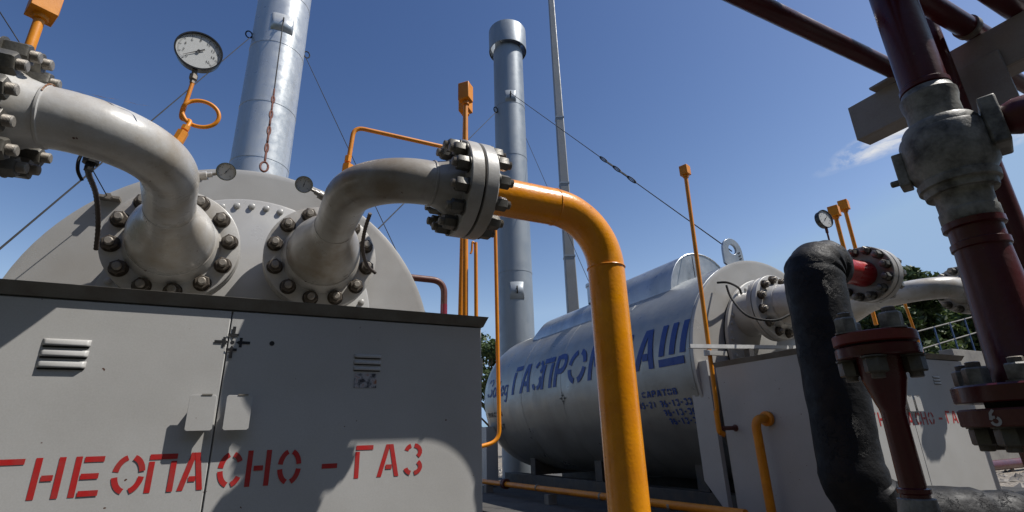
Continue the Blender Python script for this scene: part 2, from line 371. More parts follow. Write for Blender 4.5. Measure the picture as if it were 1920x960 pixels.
# ------------------------------------------------------------------ stencil lettering
def el(cx, cy, rx, ry, a0, a1, n=7):
    return [(cx + rx * math.cos(R(a0 + (a1 - a0) * i / n)), cy + ry * math.sin(R(a0 + (a1 - a0) * i / n))) for i in range(n + 1)]
T = .2
def ring(g=9):
    return [el(.5,.5,.45,.44,90+g*1.6,180-g), el(.5,.5,.45,.44,180+g,270-g*1.6), el(.5,.5,.45,.44,270+g*1.6,360-g), el(.5,.5,.45,.44,g,90-g*1.6)]
G = {
 'О': ring(), 'O': ring(), '0': ring(4),
 'Г': [[(.1,.0),(.1,.8)], [(.0,.92),(1,.92)]],
 'Н': [[(.1,0),(.1,1)], [(.9,0),(.9,1)], [(.3,.5),(.7,.5)]],
 'Е': [[(.1,0),(.1,1)], [(.3,.92),(1,.92)], [(.27,.5),(.9,.5)], [(.3,.08),(1,.08)]],
 'П': [[(.1,0),(.1,.8)], [(.0,.92),(1,.92)], [(.9,0),(.9,.8)]],
 'А': [[(.08,0),(.48,1)], [(.62,1),(.92,0)], [(.38,.3),(.68,.3)]],
 'С': [el(.5,.5,.4,.42,95+10,180-6), el(.5,.5,.4,.42,186,258), el(.5,.5,.4,.42,282,330), el(.5,.5,.4,.42,30,78)],
 'З': [el(.5,.74,.38,.2,170,110,5), el(.5,.74,.38,.2,80,-50,7), el(.5,.26,.4,.2,50,-80,7), el(.5,.26,.4,.2,-110,-170,5)],
 '-': [[(.0,.5),(1,.5)]],
 'Р': [[(.1,0),(.1,1)], [(.25,.93),(.55,.93)] + el(.55,.7,.35,.23,80,-80,8) + [(.55,.46),(.25,.46)]],
 'М': [[(.08,0),(.08,1)], [(.2,.98),(.48,.35)], [(.54,.35),(.8,.98)], [(.92,0),(.92,1)]],
 'Ш': [[(.08,.24),(.08,1)], [(.5,.24),(.5,1)], [(.92,.24),(.92,1)], [(0,.08),(1,.08)]],
 'К': [[(.1,0),(.1,1)], [(.3,.5),(.9,1)], [(.4,.52),(.92,0)]],
 'Т': [[(.5,0),(.5,.8)], [(0,.92),(1,.92)]],
 'В': [[(.1,0),(.1,1)], el(.35,.74,.42,.19,80,-70,7), el(.35,.27,.5,.2,75,-80,7)],
 'Ф': [[(.5,0),(.5,1)], el(.4,.5,.3,.3,110,250,8), el(.6,.5,.3,.3,70,-70,8)],
 'Л': [[(.05,0),(.4,1)], [(.45,.93),(.9,.93)], [(.88,0),(.88,.85)]],
 '1': [[(.5,0),(.5,1)], [(.25,.8),(.42,.92)]],
 '2': [el(.5,.7,.36,.23,160,-30,8), [(.75,.5),(.15,.1)], [(.15,.06),(.9,.06)]],
 '3': [el(.5,.74,.36,.2,165,-55,8), el(.5,.27,.38,.21,50,-165,8)],
 '4': [[(.55,1),(.1,.35)], [(.1,.3),(.9,.3)], [(.68,0),(.68,.8)]],
 '5': [[(.2,.93),(.85,.93)], [(.2,.85),(.2,.55)], el(.45,.3,.4,.27,100,-150,9)],
 '6': [el(.5,.28,.36,.24,60,-170,9), [(.14,.35),(.25,.75),(.55,.97)], el(.5,.28,.36,.24,150,80,5)],
 '7': [[(.1,.93),(.9,.93)], [(.85,.85),(.4,0)]],
 '9': [el(.5,.7,.36,.24,-120,160,9), [(.86,.6),(.75,.25),(.45,.03)]],
 '8': [el(.5,.74,.32,.2,0,350,12), el(.5,.27,.38,.22,0,350,12)],
 '(': [el(.9,.5,.6,.55,130,230,6)], ')': [el(.1,.5,.6,.55,50,-50,6)], '.': [[(.4,.06),(.6,.06)]],
 # upright script letters
 'а': [el(.45,.3,.33,.27,60,330,10), [(.8,.6),(.78,.1),(.98,.06)]],
 'з': [el(.4,.46,.28,.15,150,-60,7), el(.4,.1,.34,.2,60,-150,8)],
 'в': [el(.42,.28,.34,.27,0,340,12), [(.1,.35),(.3,.9),(.55,.95),(.55,.65)]],
 'о': [el(.5,.3,.36,.28,0,345,12)],
 'д': [el(.45,.3,.33,.27,60,330,10), [(.8,.6),(.78,-.1),(.6,-.38),(.25,-.3)]],
}
def glyph(mb, ch, fn, x0, x1, y0, y1, th, shear=0.0, sub=1):
    """fn(u, v, lift) gives the point on the surface"""
    for k, st in enumerate(G[ch]):
        pts = [(x0 + (x1 - x0) * p[0] + shear * p[1] * (y1 - y0), y0 + (y1 - y0) * p[1]) for p in st]
        if len(pts) == 2 and sub > 1:
            a, b = pts; pts = [(a[0] + (b[0]-a[0])*i/sub, a[1] + (b[1]-a[1])*i/sub) for i in range(sub + 1)]
        n = len(pts); vs = []
        for i in range(n):
            p = V((*pts[i], 0)); q0 = V((*pts[max(i-1, 0)], 0)); q1 = V((*pts[min(i+1, n-1)], 0))
            d = (q1 - q0).normalized(); nn = V((-d.y, d.x, 0)) * th / 2
            # straight strokes end along the line of writing, as a stencil's do
            if len(st) == 2 and abs(d.y) > .5 and i in (0, n-1): nn = V((-1 if d.y > 0 else 1, 0, 0)) * th / 2 / abs(d.y)
            elif len(st) == 2 and abs(d.y) > .5: nn = V((-1 if d.y > 0 else 1, 0, 0)) * th / 2 / abs(d.y)
            for sgn in (1, -1):
                w_ = p + nn * sgn; vs.append(fn(w_.x, w_.y, 0.0004 * k))
        mb.add(vs, [(2*i, 2*i+1, 2*i+3, 2*i+2) for i in range(n - 1)])

# ------------------------------------------------------------------ ground
g = MB(); S_ = 900
g.add([(-S_,-S_,0),(S_,-S_,0),(S_,S_,0),(-S_,S_,0)], [(0,1,2,3)])
gr = struct(g.build('ground', ground_mat()))
yard = MB().box((-40, -30, -.04), (9.5, 1.998, .012)).box((-40, 2.0, -.04), (9.5, 13, .012)); struct(yard.build('added_dark_yard', mat('low_bounce_asphalt', (.036,.034,.032), .9, 0, (.024,.023,.022), 2.5, .9, .006, 60, .2)))  # dark slab laid over the gravel, added to cut sunlit ground bounce
pad = MB().box((-2.6, 2.0, -.05), (2.2, 10.2, .05)).box((2.6, 2.2, -.05), (7.6, 10.6, .06)).build('concrete_pad', mat('stained_concrete', (.075,.07,.062), .85, 0, (.045,.042,.038), 3, .9, .004, 20, .1), bevel=.01); struct(pad)

# unseen steep bank added behind and west of the camera to darken the shade
hl = MB(); rows = []; nx = 70
foot = []
for i in range(nx + 1):
    t_ = i / nx
    if t_ < .3: p = V((-6.5, 14 - t_/.3*16, 0)); nrm = V((-1, 0, 0))
    elif t_ < .4: q = (t_-.3)/.1*math.pi/2; p = V((-4.5 - 2*math.cos(q), -2 - 2*math.sin(q), 0)); nrm = V((-math.cos(q), -math.sin(q), 0))
    else: p = V((-4.5 + (t_-.4)/.6*44, -4.0 - max(0, (t_-.7))*16, 0)); nrm = V((0, -1, 0))
    foot.append((p, nrm))
for (p, nrm) in foot:
    row = []
    for j in range(13):
        d = j*1.0; h = (1-math.cos(min(d/9, 1)*math.pi))/2*11.5
        row.append(p + nrm*d*.9 + V((0,0, h - .3 + (random.uniform(-.25,.25) if j else 0))))
    rows.append(row)
hl.add([q for row in rows for q in row], [(i*13+j, (i+1)*13+j, (i+1)*13+j+1, i*13+j+1) for i in range(nx) for j in range(12)])
struct(hl.build('added_shade_hill', mat('shade_hill_scrub', (.030,.040,.016), .95, 0, (.05,.045,.028), 1.5, .9, .08, 6, .3)))

# ------------------------------------------------------------------ the two gas heater stations
CX1 = -.09; ZC = 1.395; RT = 1.17; YD = 3.45        # tank centre line, radius, end plate
def heater(off, label, second):
    dx, dy, dz = off
    cx, yd, zc = CX1 + dx, YD + dy, ZC + dz
    t = thing('gas_heater', (cx, yd + 2.5, 0), label, 'heater tank', 'gas heater tanks')
    ang = MB()
    L = 5.35
    # shell with a rounded far head and slight seams
    pr = [(0.0, RT), (.05, RT), (.052, RT+.004), (.10, RT+.004), (.102, RT)]
    for s_ in (1.25, 2.5, 3.7, 4.75): pr += [(s_-.02, RT), (s_-.018, RT+.003), (s_+.018, RT+.003), (s_+.02, RT)]
    pr += [(L-.35, RT), (L-.15, RT*.97), (L, RT*.87), (L+.12, RT*.68), (L+.2, RT*.4), (L+.22, .02)]
    MB().lathe((cx, yd+.004, zc), (0, 1, 0), pr, 96, (False, True)).build('shell', TANKM, t)
    # end plate: a flat disc with a raised rim
    e = MB().lathe((cx, yd, zc), (0, 1, 0), [(0, RT-.03), (.0, RT-.004), (.003, RT+.008), (.03, RT+.008), (.03, RT-.02)], 96, (True, False))
    ep = e.build('end_plate', PLATE, t)
    # seams of the sheet end
    # manhole cover carrying both nozzles
    mc = V((cx, yd, zc+.17-.545+.85-.475 if False else .85+.745+dz)); MR = .74
    cov = MB().lathe(mc, (0,-1,0), [(.0, MR-.03), (.03, MR-.03), (.031, MR), (.065, MR), (.072, MR-.012)], 72, (False, True)).build('manhole_cover', PLATE, t)
    MB().lathe(mc, (0,-1,0), [(.001, MR-.015), (.034, MR-.015)], 72, (False, False)).build('gasket', GASKET, cov)
    sb = MB().lathe((0,0,0), (0,0,1), [(0,.021),(.002,.021),(.0025,.0165),(.012,.0165),(.014,.013)], 14).build('tmp', PLATE)
    me = sb.data; bpy.data.objects.remove(sb)
    off0 = wloc(t); q0 = V((0,-1,0)).to_track_quat('Z','Y')
    for k in range(52):
        q = 2*math.pi*(k+.5)/52
        o = bpy.data.objects.new('cover_bolt', me); COL.objects.link(o); o.parent = t
        o.location = mc + V((math.cos(q)*(MR-.05), -.072, math.sin(q)*(MR-.05))) - off0
        o.rotation_mode = 'QUATERNION'; o.rotation_quaternion = q0
    # nozzles: neck and the tank-side flange of each pair
    for s_ in (-1, 1):
        n0 = V((cx + s_*.386, yd-.072, (1.93 if s_ > 0 else 1.905)+dz)); ex = .15 if second else 0
        MB().lathe(n0, (0,-1,0), [(0,.235),(.04,.225),(.11+ex,.215)], 48, (False,False)).build('nozzle', PLATE, t)
        MB().lathe(n0+V((0,-.10-ex,0)), (0,-1,0), [(0,.21),(.0,.32),(.006,.326),(.052,.326),(.056,.322),(.056,.2)], 64, (False,False)).build('nozzle_flange', FLANGE, t)
        MB().lathe(n0+V((0,-.156-ex,0)), (0,-1,0), [(0,.305),(.008,.305)], 64, (False,False)).build('nozzle_gasket', GASKET, t)
    # dome housing on top, two lengths
    for (y0, y1, hh, ww) in ((.70, 1.95, .68, .55), (1.96, 4.15, .53, .60)):
        zb = zc + .80
        d = MB(); vs = []; n_ = 20
        secs = [(y0, 1, 1), (y1-.25, 1, 1), (y1, .93, .8)] if y0 > 1 else [(y0, 1, 1), (y1, 1, 1)]
        for (yy, sx, sz) in secs:
            for k in range(n_ + 1):
                q = math.pi * k / n_
                c_ = math.cos(q); s__ = math.sin(q)
                xx = ww*sx*math.copysign(abs(c_)**.9, c_)
                vs.append((cx -.13 + xx, yd+yy, zb + hh*sz*abs(s__)**.9))
            vs.append((cx -.13 - ww*sx, yd+yy, zb-.5)); vs.append((cx -.13 + ww*sx, yd+yy, zb-.5))
        m_ = n_ + 3; fs = []
        for i in range(len(secs) - 1):
            for k in range(m_): fs.append((i*m_+k, i*m_+(k+1) % m_, (i+1)*m_+(k+1) % m_, (i+1)*m_+k))
        fs.append(tuple(range(m_-1, -1, -1))); fs.append(tuple((len(secs)-1)*m_+k for k in range(m_)))
        d.add(vs, fs); dm = d.build('dome_housing', GALV, t)
        MB().box((cx-.238, yd+y0-.006, zb-.05), (cx-.224, yd+y0-.001, zb+hh-.04)).build('standing_seam', GALV, dm)
        MB().tube([V(vs[k])+V((0,-.003,0)) for k in range(n_+1)], .007, 6).build('rim_bead', GALV, dm)
    # inspection hatch drum behind the near dome
    MB().lathe((cx-.35, yd+2.6, zc+1.28), (0,0,1), [(0,.14),(.26,.14),(.262,.16),(.30,.16),(.31,.15)], 32).build('hatch_drum', GALV, t)
    # lifting lug: a rounded plate with an eye
    for ly in ((.12,) if second else ()):
        P = V((cx-.22, yd+ly, zc+RT-.05)); n_ = 28; W_ = .155; H_ = .19
        outer = [V((-W_*1.1, 0, 0)), V((-W_, 0, H_))] + [V((W_*math.cos(math.pi-math.pi*k/12), 0, H_+W_*math.sin(math.pi*k/12))) for k in range(1, 12)] + [V((W_, 0, H_)), V((W_*1.1, 0, 0))]
        b = MB(); vs = []; n_ = 24
        def outr(q):
            d_ = V((math.cos(q), 0, math.sin(q))); c_ = V((0,0,H_))
            if d_.z >= 0: return c_ + d_*W_
            k = min(W_*1.02/max(abs(d_.x), 1e-6), H_/max(-d_.z, 1e-6)); return c_ + d_*k
        for yy in (-.013, .013):
            for k in range(n_):
                q = 2*math.pi*k/n_
                vs.append(P + outr(q) + V((0,yy,0))); 
            for k in range(n_):
                q = 2*math.pi*k/n_
                vs.append(P + V((.062*math.cos(q), yy, H_+.02+.062*math.sin(q))))
        fs = []
        for k in range(n_):
            k2 = (k+1) % n_
            fs += [(k,k2,n_+k2,n_+k), (2*n_+k,2*n_+k2,3*n_+k2,3*n_+k), (k,k2,2*n_+k2,2*n_+k), (n_+k,n_+k2,3*n_+k2,3*n_+k)]
        b.add(vs, fs, True); lg = b.build('lifting_lug', GALV, t, bevel=.002)
        if ly < 1:
            mk = MB()
            for i_ in range(4):
                for j_ in range(2):
                    px_ = .075 + .022*j_ + .006*i_; pz_ = H_ - .06 - .035*i_ + .06 + (.012 if j_ else 0)
                    mk.box(tuple(P+V((px_,-.0152,pz_-.03))), tuple(P+V((px_+.016,-.0135,pz_-.012))))
            mk.build('slinging_mark', BLACKTXT, lg)
    # saddles and legs
    for ly in (.55, 2.4, 4.25):
        s = MB(); s.box((cx-.66, yd+ly, .26), (cx+.66, yd+ly+.16, zc-.88))
        n_ = 24
        s.build('saddle', DARKFRAME, t, bevel=.004)
    for sx in (-1, 1):
        MB().box((cx+sx*.6-.09, yd+.1, .08), (cx+sx*.6+.09, yd+L, .26)).build('skid_rail', DARKFRAME, t, bevel=.004)
    # far leg: a pale upright plate
    MB().box((cx-1.22, yd+4.95, .08), (cx-1.0, yd+5.3, zc-.45)).build('support_leg', GREY, t, bevel=.004)
    # edge skirt plate at the near end on the left
    MB().prism([(cx-1.13, yd-.10, 1.40+dz), (cx-1.13, yd+.14, 1.40+dz), (cx-1.13, yd+.14, .42), (cx-1.13, yd-.10, .14)], (.05,0,0)).build('skirt_plate', GREY, t, bevel=.002)
    return t, (cx, yd, zc)

def cabinet(off, label, second):
    dx, dy, dz = off
    cx = CX1 + dx; yf = 2.28 + dy; x0, x1 = cx-1.09, cx+1.075; yb = 3.29+dy; zt = 1.408 + dz; hw = .0
    t = thing('control_cabinet', (cx, (yf+yb)/2, .05), label, 'cabinet', 'steel equipment cabinets')
    MB().box((x0, yf+.022, .12), (x1, yb, zt-.035)).build('body', GREY, t, bevel=.003)
    # lid with a drip lip that slants inwards
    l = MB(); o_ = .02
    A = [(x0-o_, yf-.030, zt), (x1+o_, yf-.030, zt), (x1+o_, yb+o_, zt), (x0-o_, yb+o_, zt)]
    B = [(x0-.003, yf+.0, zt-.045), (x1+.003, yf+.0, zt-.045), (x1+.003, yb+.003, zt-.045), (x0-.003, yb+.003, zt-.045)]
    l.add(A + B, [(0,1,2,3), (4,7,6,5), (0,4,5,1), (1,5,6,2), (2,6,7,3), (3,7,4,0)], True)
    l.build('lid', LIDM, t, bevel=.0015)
    seam = cx - .010
    doors = []
    for s_ in (0, 1):
        a, b = (x0+.012, seam-.0025) if s_ == 0 else (seam+.0025, x1-.012)
        d = MB().box((a, yf, .17), (b, yf+.021, zt-.052)).build('door', GREY, t, bevel=.0025)
        doors.append(d)
        # louvre vents: pressed hoods, open below
        if s_ == 0: rows = [(cx-.567, cx-.433, z) for z in (1.206, 1.169, 1.131)]
        else: rows = [(cx+.472, cx+.590, z) for z in (1.200, 1.173, 1.147)]
        dep = .010 if s_ == 0 else .006
        for (a_, b_, z) in rows:
            z += dz; lv = MB(); vs = []
            hgt = .024 if s_ == 0 else .016
            for (xx, k) in ((a_, 0.15), (a_+.012, 1), (b_-.012, 1), (b_, .15)):
                for q in range(6):
                    q_ = q/5*math.pi/2
                    vs.append((xx, yf - .0005 - dep*k*math.sin(q_), z + hgt*(.5) * (1 if True else k)*(2*math.cos(q_)-1)))
            fs = [(i*6+k, (i+1)*6+k, (i+1)*6+k+1, i*6+k+1) for i in range(3) for k in range(5)]
            lv.add(vs, fs); o = lv.build('vent_louver', GREY, d); sm_ = o.modifiers.new('solid', 'SOLIDIFY'); sm_.thickness = .0015
            MB().box((a_+.004, yf-.0022, z-hgt*.75), (b_-.004, yf-.0007, z-hgt*.48)).build('vent_slot', BLACKTXT, d)
        # flap handle
        hx = (cx-.059) if s_ == 0 else (cx+.060)
        h = MB(); z0, z1 = .905+dz, 1.030+dz; w_ = .043; y_ = yf-.040
        vs = [(hx-w_, y_, z0), (hx+w_, y_, z0), (hx+w_, y_, z1), (hx-w_, y_, z1)]
        h.prism([(hx-w_+.006, y_, z0), (hx+w_-.006, y_, z0), (hx+w_, y_, z0+.006), (hx+w_, y_, z1-.006), (hx+w_-.006, y_, z1), (hx-w_+.006, y_, z1), (hx-w_, y_, z1-.006), (hx-w_, y_, z0+.006)], (0,.003,0))
        h.box((hx-w_+.012, y_+.0031, z0+.02), (hx+w_-.012, yf-.0003, z1-.03))
        h.build('handle', GREY, d, bevel=.0008)
        MB().box((hx-.006, y_-.002, z1-.001), (hx+.028, y_+.003, z1+.004)).build('handle_clip', STUD, d)
    # writing, stencilled low across both doors: ОГНЕОПАСНО - ГАЗ
    def fn(u, v, k): return V((u, yf-.0010-k, v))
    tx = MB(); o_ = cx + .09; zb = .707+dz; ztp = .832+dz
    if second: zb += .09; ztp += .07
    for (ch, a, b) in (('О',-.79,-.708),('Г',-.695,-.618),('Н',-.59,-.515),('Е',-.487,-.41),('О',-.378,-.293),('П',-.282,-.200),('А',-.184,-.112),
                       ('С',-.069,.013),('Н',.025,.104),('О',.135,.209),('Г',.418,.487),('А',.508,.594),('З',.617,.696)):
        up = .006 if a > .3 else 0
        glyph(tx, ch, fn, o_+a, o_+b, zb+up, ztp+up, .0175)
    glyph(tx, '-', fn, o_+.29, o_+.348, zb, ztp-.01, .0175)
    tx.build('warning_lettering', REDTXT, t)
    # black slinging mark round a centre point, and a dot
    mk = MB(); c0 = V((cx+.006, yf-.0010, 1.2335+dz)); kk = [0]
    def quad(a, b, c, d):
        kk[0] += 1; mk.add([c0 + V((p[0], -.0003*kk[0], p[1])) for p in (a, b, c, d)], [(0,1,2,3)])
    for (ux, uz) in ((1,0),(-1,0),(0,1),(0,-1)):
        vx, vz = -uz, ux
        def P_(r_, s_): return (ux*r_+vx*s_, uz*r_+vz*s_)
        quad(P_(.013,-.001), P_(.024,-.007), P_(.024,.007), P_(.013,.001))
        quad(P_(.0241,-.019), P_(.034,-.019), P_(.034,.019), P_(.0241,.019))
        quad(P_(.0341,-.0055), P_(.062,-.0055), P_(.062,.0055), P_(.0341,.0055))
    def disc(p, r_):
        mk.add([V(p)+V((math.cos(k*math.pi/8)*r_, 0, math.sin(k*math.pi/8)*r_)) for k in range(16)], [tuple(range(16))])
    disc(c0, .007); disc((cx+.147, yf-.0010, 1.236+dz), .0095)
    mk.build('centre_mark', BLACKTXT, t)
    # faded sticker below the right vent
    if not second:
        st = MB().box((cx+.480, yf-.0016, 1.066), (cx+.574, yf-.0007, 1.126)).build('sticker', stickerm(), doors[1])
    # hinge barrels at the right edge
    for z in (.45, 1.13): MB().lathe((x1-.001, yf+.03, z+dz), (0,0,1), [(0,.010),(.085,.010)], 12).build('hinge', GREY, t)
    return t
def stickerm():
    m = bpy.data.materials.new('faded_sticker'); m.use_nodes = True; n = m.node_tree.nodes; l = m.node_tree.links
    c = n.new('ShaderNodeTexCoord'); v = n.new('ShaderNodeTexNoise'); v.inputs['Scale'].default_value = 42; v.inputs['Detail'].default_value = 5
    r = n.new('ShaderNodeValToRGB'); e = r.color_ramp.elements; e[0].position = .36; e[0].color = (.05,.05,.06,1); e[1].position = .64; e[1].color = (.30,.13,.07,1)
    q = e.new(.5); q.color = (.42,.42,.44,1)
    l.new(c.outputs['Object'], v.inputs[0]); l.new(v.outputs['Fac'], r.inputs[0]); l.new(r.outputs[0], n['Principled BSDF'].inputs['Base Color']); return m

NOZ_Y = YD - .072 - .164        # front face plane where the pipe flange starts
YR = 1.985                      # centre line of the cross runs
def reducer_pipe(off, side, label, colour, flange_x, first, runr=.1, hub=True):
    """bolted flange, bell reducer, elbow turning sideways, and a flange at the end of its run"""
    dx, dy, dz = off; cx = CX1 + dx; x = cx + side*.386; z = (1.93 if side > 0 else 1.905) + dz; y0 = NOZ_Y + dy - (0 if first else .15); yr = YR + dy
    t = thing('elbow_pipe', (x, y0-.3, z-.1), label, 'pipe', 'pale gas pipes with elbows')
    fl = MB().lathe((x,y0,z), (0,-1,0), [(0,.2),(0,.322),(.004,.326),(.054,.326),(.058,.320),(.058,.232),(.066,.226),(.12,.212),(.13,.203)], 64, (False,False)).build('nozzle_flange', FLANGE if first else PLATE, t)
    bolts(t, BOLT_BIG, (x, y0-.058, z), (0,-1,0), .272, 12, R(15 + 6*side))
    tl_ = .085 if (side < 0 and first) else 0.0
    rd = MB().lathe((x,y0-.126,z), (tl_,-1,0), [(0,.203),(.004,.205),(.03,.204),(.10,.196),(.17,.178),(.24,.152),(.30,.128),(.36,.110),(.42,.102),(.45,runr)], 56, (False,False)).build('reducer', colour, t)
    wb = MB()
    for (yy, rr) in ((.128,.206),): wb.tube(arc3((x, y0-yy, z), (1,0,0), (0,0,1), rr, 0, 2*math.pi, 56)[:-1], .0035, 8, closed=True)
    wb.tube(arc3((x+tl_*.45, y0-.126-.45, z), (1,0,0), (0,0,1), runr, 0, 2*math.pi, 40)[:-1], .0032, 8, closed=True)
    wb.build('weld_bead', colour, t)
    re = .31 if side > 0 else .25
    ys = y0-.126-.45
    pts = [V((x, ys, z))] + arc3((x+side*re, yr+re, z), (-side,0,0), (0,-1,0), re, 0, math.pi/2, 20)
    hubx = flange_x - side*.11
    if tl_:
        q0 = V((x+tl_*.45, ys, z)); cn = V((x+tl_*1.25, yr, z))
        pts = [q0]; a_ = cn + (q0-cn).normalized()*.34; b2_ = cn + V((-.34,0,0))
        for k in range(25):
            t_ = k/24; w1 = .74
            w_ = ((1-t_)**2, 2*t_*(1-t_)*w1, t_*t_); pts.append((a_*w_[0] + cn*w_[1] + b2_*w_[2]) / sum(w_))
    pts.append(V((hubx, yr, z)))
    MB().tube(pts, runr, 44, cap=False).build('elbow', colour, t)
    MB().lathe((hubx,yr,z), (side,0,0), [(-.006,runr),(-.003,runr+.005),(.004,runr+.005),(.008,runr+.001),(.05,runr+.012),(.09,runr+.034),(.11,runr+.038)], 44, (False,False)).build('flange_hub', colour, t)
    fm = MB().lathe((flange_x,yr,z), (side,0,0), [(0,.12),(0,.217),(.005,.222),(.058,.222),(.060,.219),(.060,.1)], 72, (False,False)).build('run_flange', FLANGE, t)
    MB().lathe((flange_x+side*.06,yr,z), (side,0,0), [(0,.20),(.012,.20)], 60, (False,False)).build('gasket', GASKET, t)
    bolts(t, BOLT_RUN if side > 0 or not first else BOLT_RUN2, (flange_x, yr, z), (-side,0,0), .186, 12, R(8))
    return t, (flange_x + side*.072, yr, z)

OFF1 = (0, 0, 0); OFF2 = (5.09, .25, .09)
h1, c1 = heater(OFF1, 'gas heater tank whose round end plate rises behind the front left cabinet', False)
h2, c2 = heater(OFF2, 'silver horizontal tank with large blue lettering along its side', True)
cab1 = cabinet(OFF1, 'large grey two-door cabinet in the left foreground with red warning lettering', False)
cab2 = cabinet((5.09, .25, .05), 'farther grey cabinet behind the black pipe with sunlit front doors', True)
FXR, FXL = .722, -.83
pA, eA = reducer_pipe(OFF1, 1, 'grey elbow pipe in the centre bolted to the yellow gas pipe', PIPEG, FXR, True)
pB, eB = reducer_pipe(OFF1, -1, 'white elbow pipe with rust marks curving out of the frame at left', PIPEW, FXL, True, runr=.104)
pC, eC = reducer_pipe(OFF2, 1, 'long glossy white pipe behind the small red flange stand', PIPEW, 5.09+.72, False)
pD, eD = reducer_pipe(OFF2, -1, 'white pipe whose flange meets the short red pipe stub', PIPEW, 4.40, False)

# counter flanges continuing outwards
def counter_flange(parent, e, side, m, boltmesh, pr=.095):
    x, y, z = e
    MB().lathe((x,y,z), (side,0,0), [(0,.1),(0,.219),(.003,.222),(.053,.222),(.058,.217),(.058,pr-.01)], 72, (False,False)).build('flange', m, parent)
    bolts(parent, boltmesh, (x+side*.058, y, z), (side,0,0), .186, 12, R(8))

# ---- yellow gas pipe
x, y, z = eA
og = thing('gas_pipe', (1.56, y, 0), 'thick glossy yellow-orange gas pipe bending down in the middle of the view', 'pipe')
counter_flange(og, eA, 1, FLANGE, BOLT_RUN)
XV = 1.538; re = .29; pr_ = .092
pts = [V((x+.05,y,z)), V((x+.1,y,z)), V((XV-re-.004,y,z))] + arc3((XV-re, y, z-re), (0,0,1), (1,0,0), re, 0, math.pi/2, 22) + [V((XV,y,1.2)), V((XV,y,.02))]
MB().tube(pts, pr_, 48, cap=False).build('pipe', ORANGE, og)
wb = MB()
def wring(c, ax, rad, mb, th=.0035):
    ax = V(ax); a, b = mb.frame(ax); n = 56
    mb.tube([V(c) + (a*math.cos(2*math.pi*k/n)+b*math.sin(2*math.pi*k/n))*(rad+random.uniform(-.0012,.0012)) for k in range(n)], th, 8, closed=True)
wring((x+.092,y,z), (1,0,0), pr_, wb, .006); wring((XV-re,y,z), (1,0,0), pr_, wb, .003); wring((XV,y,z-re), (0,0,1), pr_+.001, wb, .0045)
wb.build('weld_bead', ORANGE, og)

# rust: a broken bead at the weld and a streak running along the top of the white pipe
rb_ = MB(); hx_ = FXL + .11; zz_ = 1.905
for (a0_, a1_) in ((20, 62), (66, 74), (80, 96)):
    rb_.tube(arc3((hx_+.004, YR, zz_), (0,-1,0), (0,0,1), .1095, R(a0_), R(a1_), 14), [.0022+.0012*math.sin(i*2.3) for i in range(15)], 6)
vs = []; fs = []; n_ = 34
for i in range(n_+1):
    xx = hx_ + .02 + .26*i/n_; q = R(66 + 5*math.sin(i*.5)); w_ = R((2.4 if i < 22 else 1.4)*abs(math.sin(i*.53+.4))+.15)
    for k in (-1, 1):
        vs.append((xx, YR - math.cos(q+k*w_)*.1048, zz_ + math.sin(q+k*w_)*.1048))
rb_.add(vs, [(2*i, 2*i+1, 2*i+3, 2*i+2) for i in range(n_)])
rb_.build('rust_streak', mat('rust_stain', (.20,.075,.025), .8, 0, (.38,.28,.20), 30, .9), pB)

# ---- left counter flange with pipe leaving the frame
x, y, z = eB
lp = thing('supply_pipe', (x-.4, y, z), 'big white flanged supply pipe at the top left edge', 'pipe')
MB().lathe((x,y,z), (-1,0,0), [(0,.1),(0,.222),(.058,.222),(.064,.2),(.12,.155),(.20,.150),(1.4,.150)], 64, (False,False)).build('pipe', PIPEW, lp)

# ---- station two: red stub, black insulated pipe
x, y, z = eD
rs = thing('red_stub_pipe', (x-.2, y, z-.1), 'short bright red pipe stub between the far flange and black pipe', 'pipe')
counter_flange(rs, eD, -1, PIPEG, BOLT_RUN)
MB().lathe((x,y,z), (-1,0,0), [(.05,.104),(.10,.104),(.12,.096),(.55,.096)], 40, (False,False)).build('pipe', mat('bright_red_paint', (.42,.02,.02), .3, 0, (.3,.02,.02), 6, .6, coat=.3), rs)
bx0 = V((x-.40, y, z)); X1 = 3.62; Zt = z
bp = thing('insulated_pipe', (3.5, y, 0), 'fat black bitumen-wrapped pipe with cracked coating, standing and turning right', 'pipe')
pathb = rounded([bx0, V((X1, y, Zt)), V((3.48, y-.03, .33)), V((4.30, 1.70, .25)), V((5.4, .95, .17))], [.34, .30, .3], 12)
rad = [.194 + .006*math.sin(i*1.7) + .004*math.sin(i*3.1) for i in range(len(pathb))]
pp = []
for i in range(len(pathb)-1):
    nseg = max(1, int((pathb[i+1]-pathb[i]).length/.05))
    for k in range(nseg): pp.append((pathb[i].lerp(pathb[i+1], k/nseg), rad[i]+(rad[i+1]-rad[i])*k/nseg))
pp.append((pathb[-1], rad[-1]))
ps = [p for p, r_ in pp]; rr = [r_ for p, r_ in pp]; rr[0] = .13; rr[1] = .165; rr[2] = .19
bo = MB().tube(ps, rr, 56).build('wrapping', BITUMEN, bp)
tx_ = bpy.data.textures.new('lumps', 'CLOUDS'); tx_.noise_scale = .14; tx_.noise_depth = 3
dm = bo.modifiers.new('lumps', 'DISPLACE'); dm.texture = tx_; dm.strength = .020; dm.mid_level = .5
# strap with a knot on the low run
q = V((4.30,1.70,.25)).lerp(V((5.4,.95,.17)), .22); ax = (V((5.4,.95,.17))-V((4.30,1.70,.25))).normalized()
sp = MB(); sp.lathe(q-ax*.04, ax, [(0,.222),(.03,.226),(.08,.222)], 40, (False,False)); sp.lathe(q+V((0,0,.20)), (0,0,1), [(0,.035),(.05,.02),(.07,.004)], 10)
sp.build('strap', BLACKP, bp)

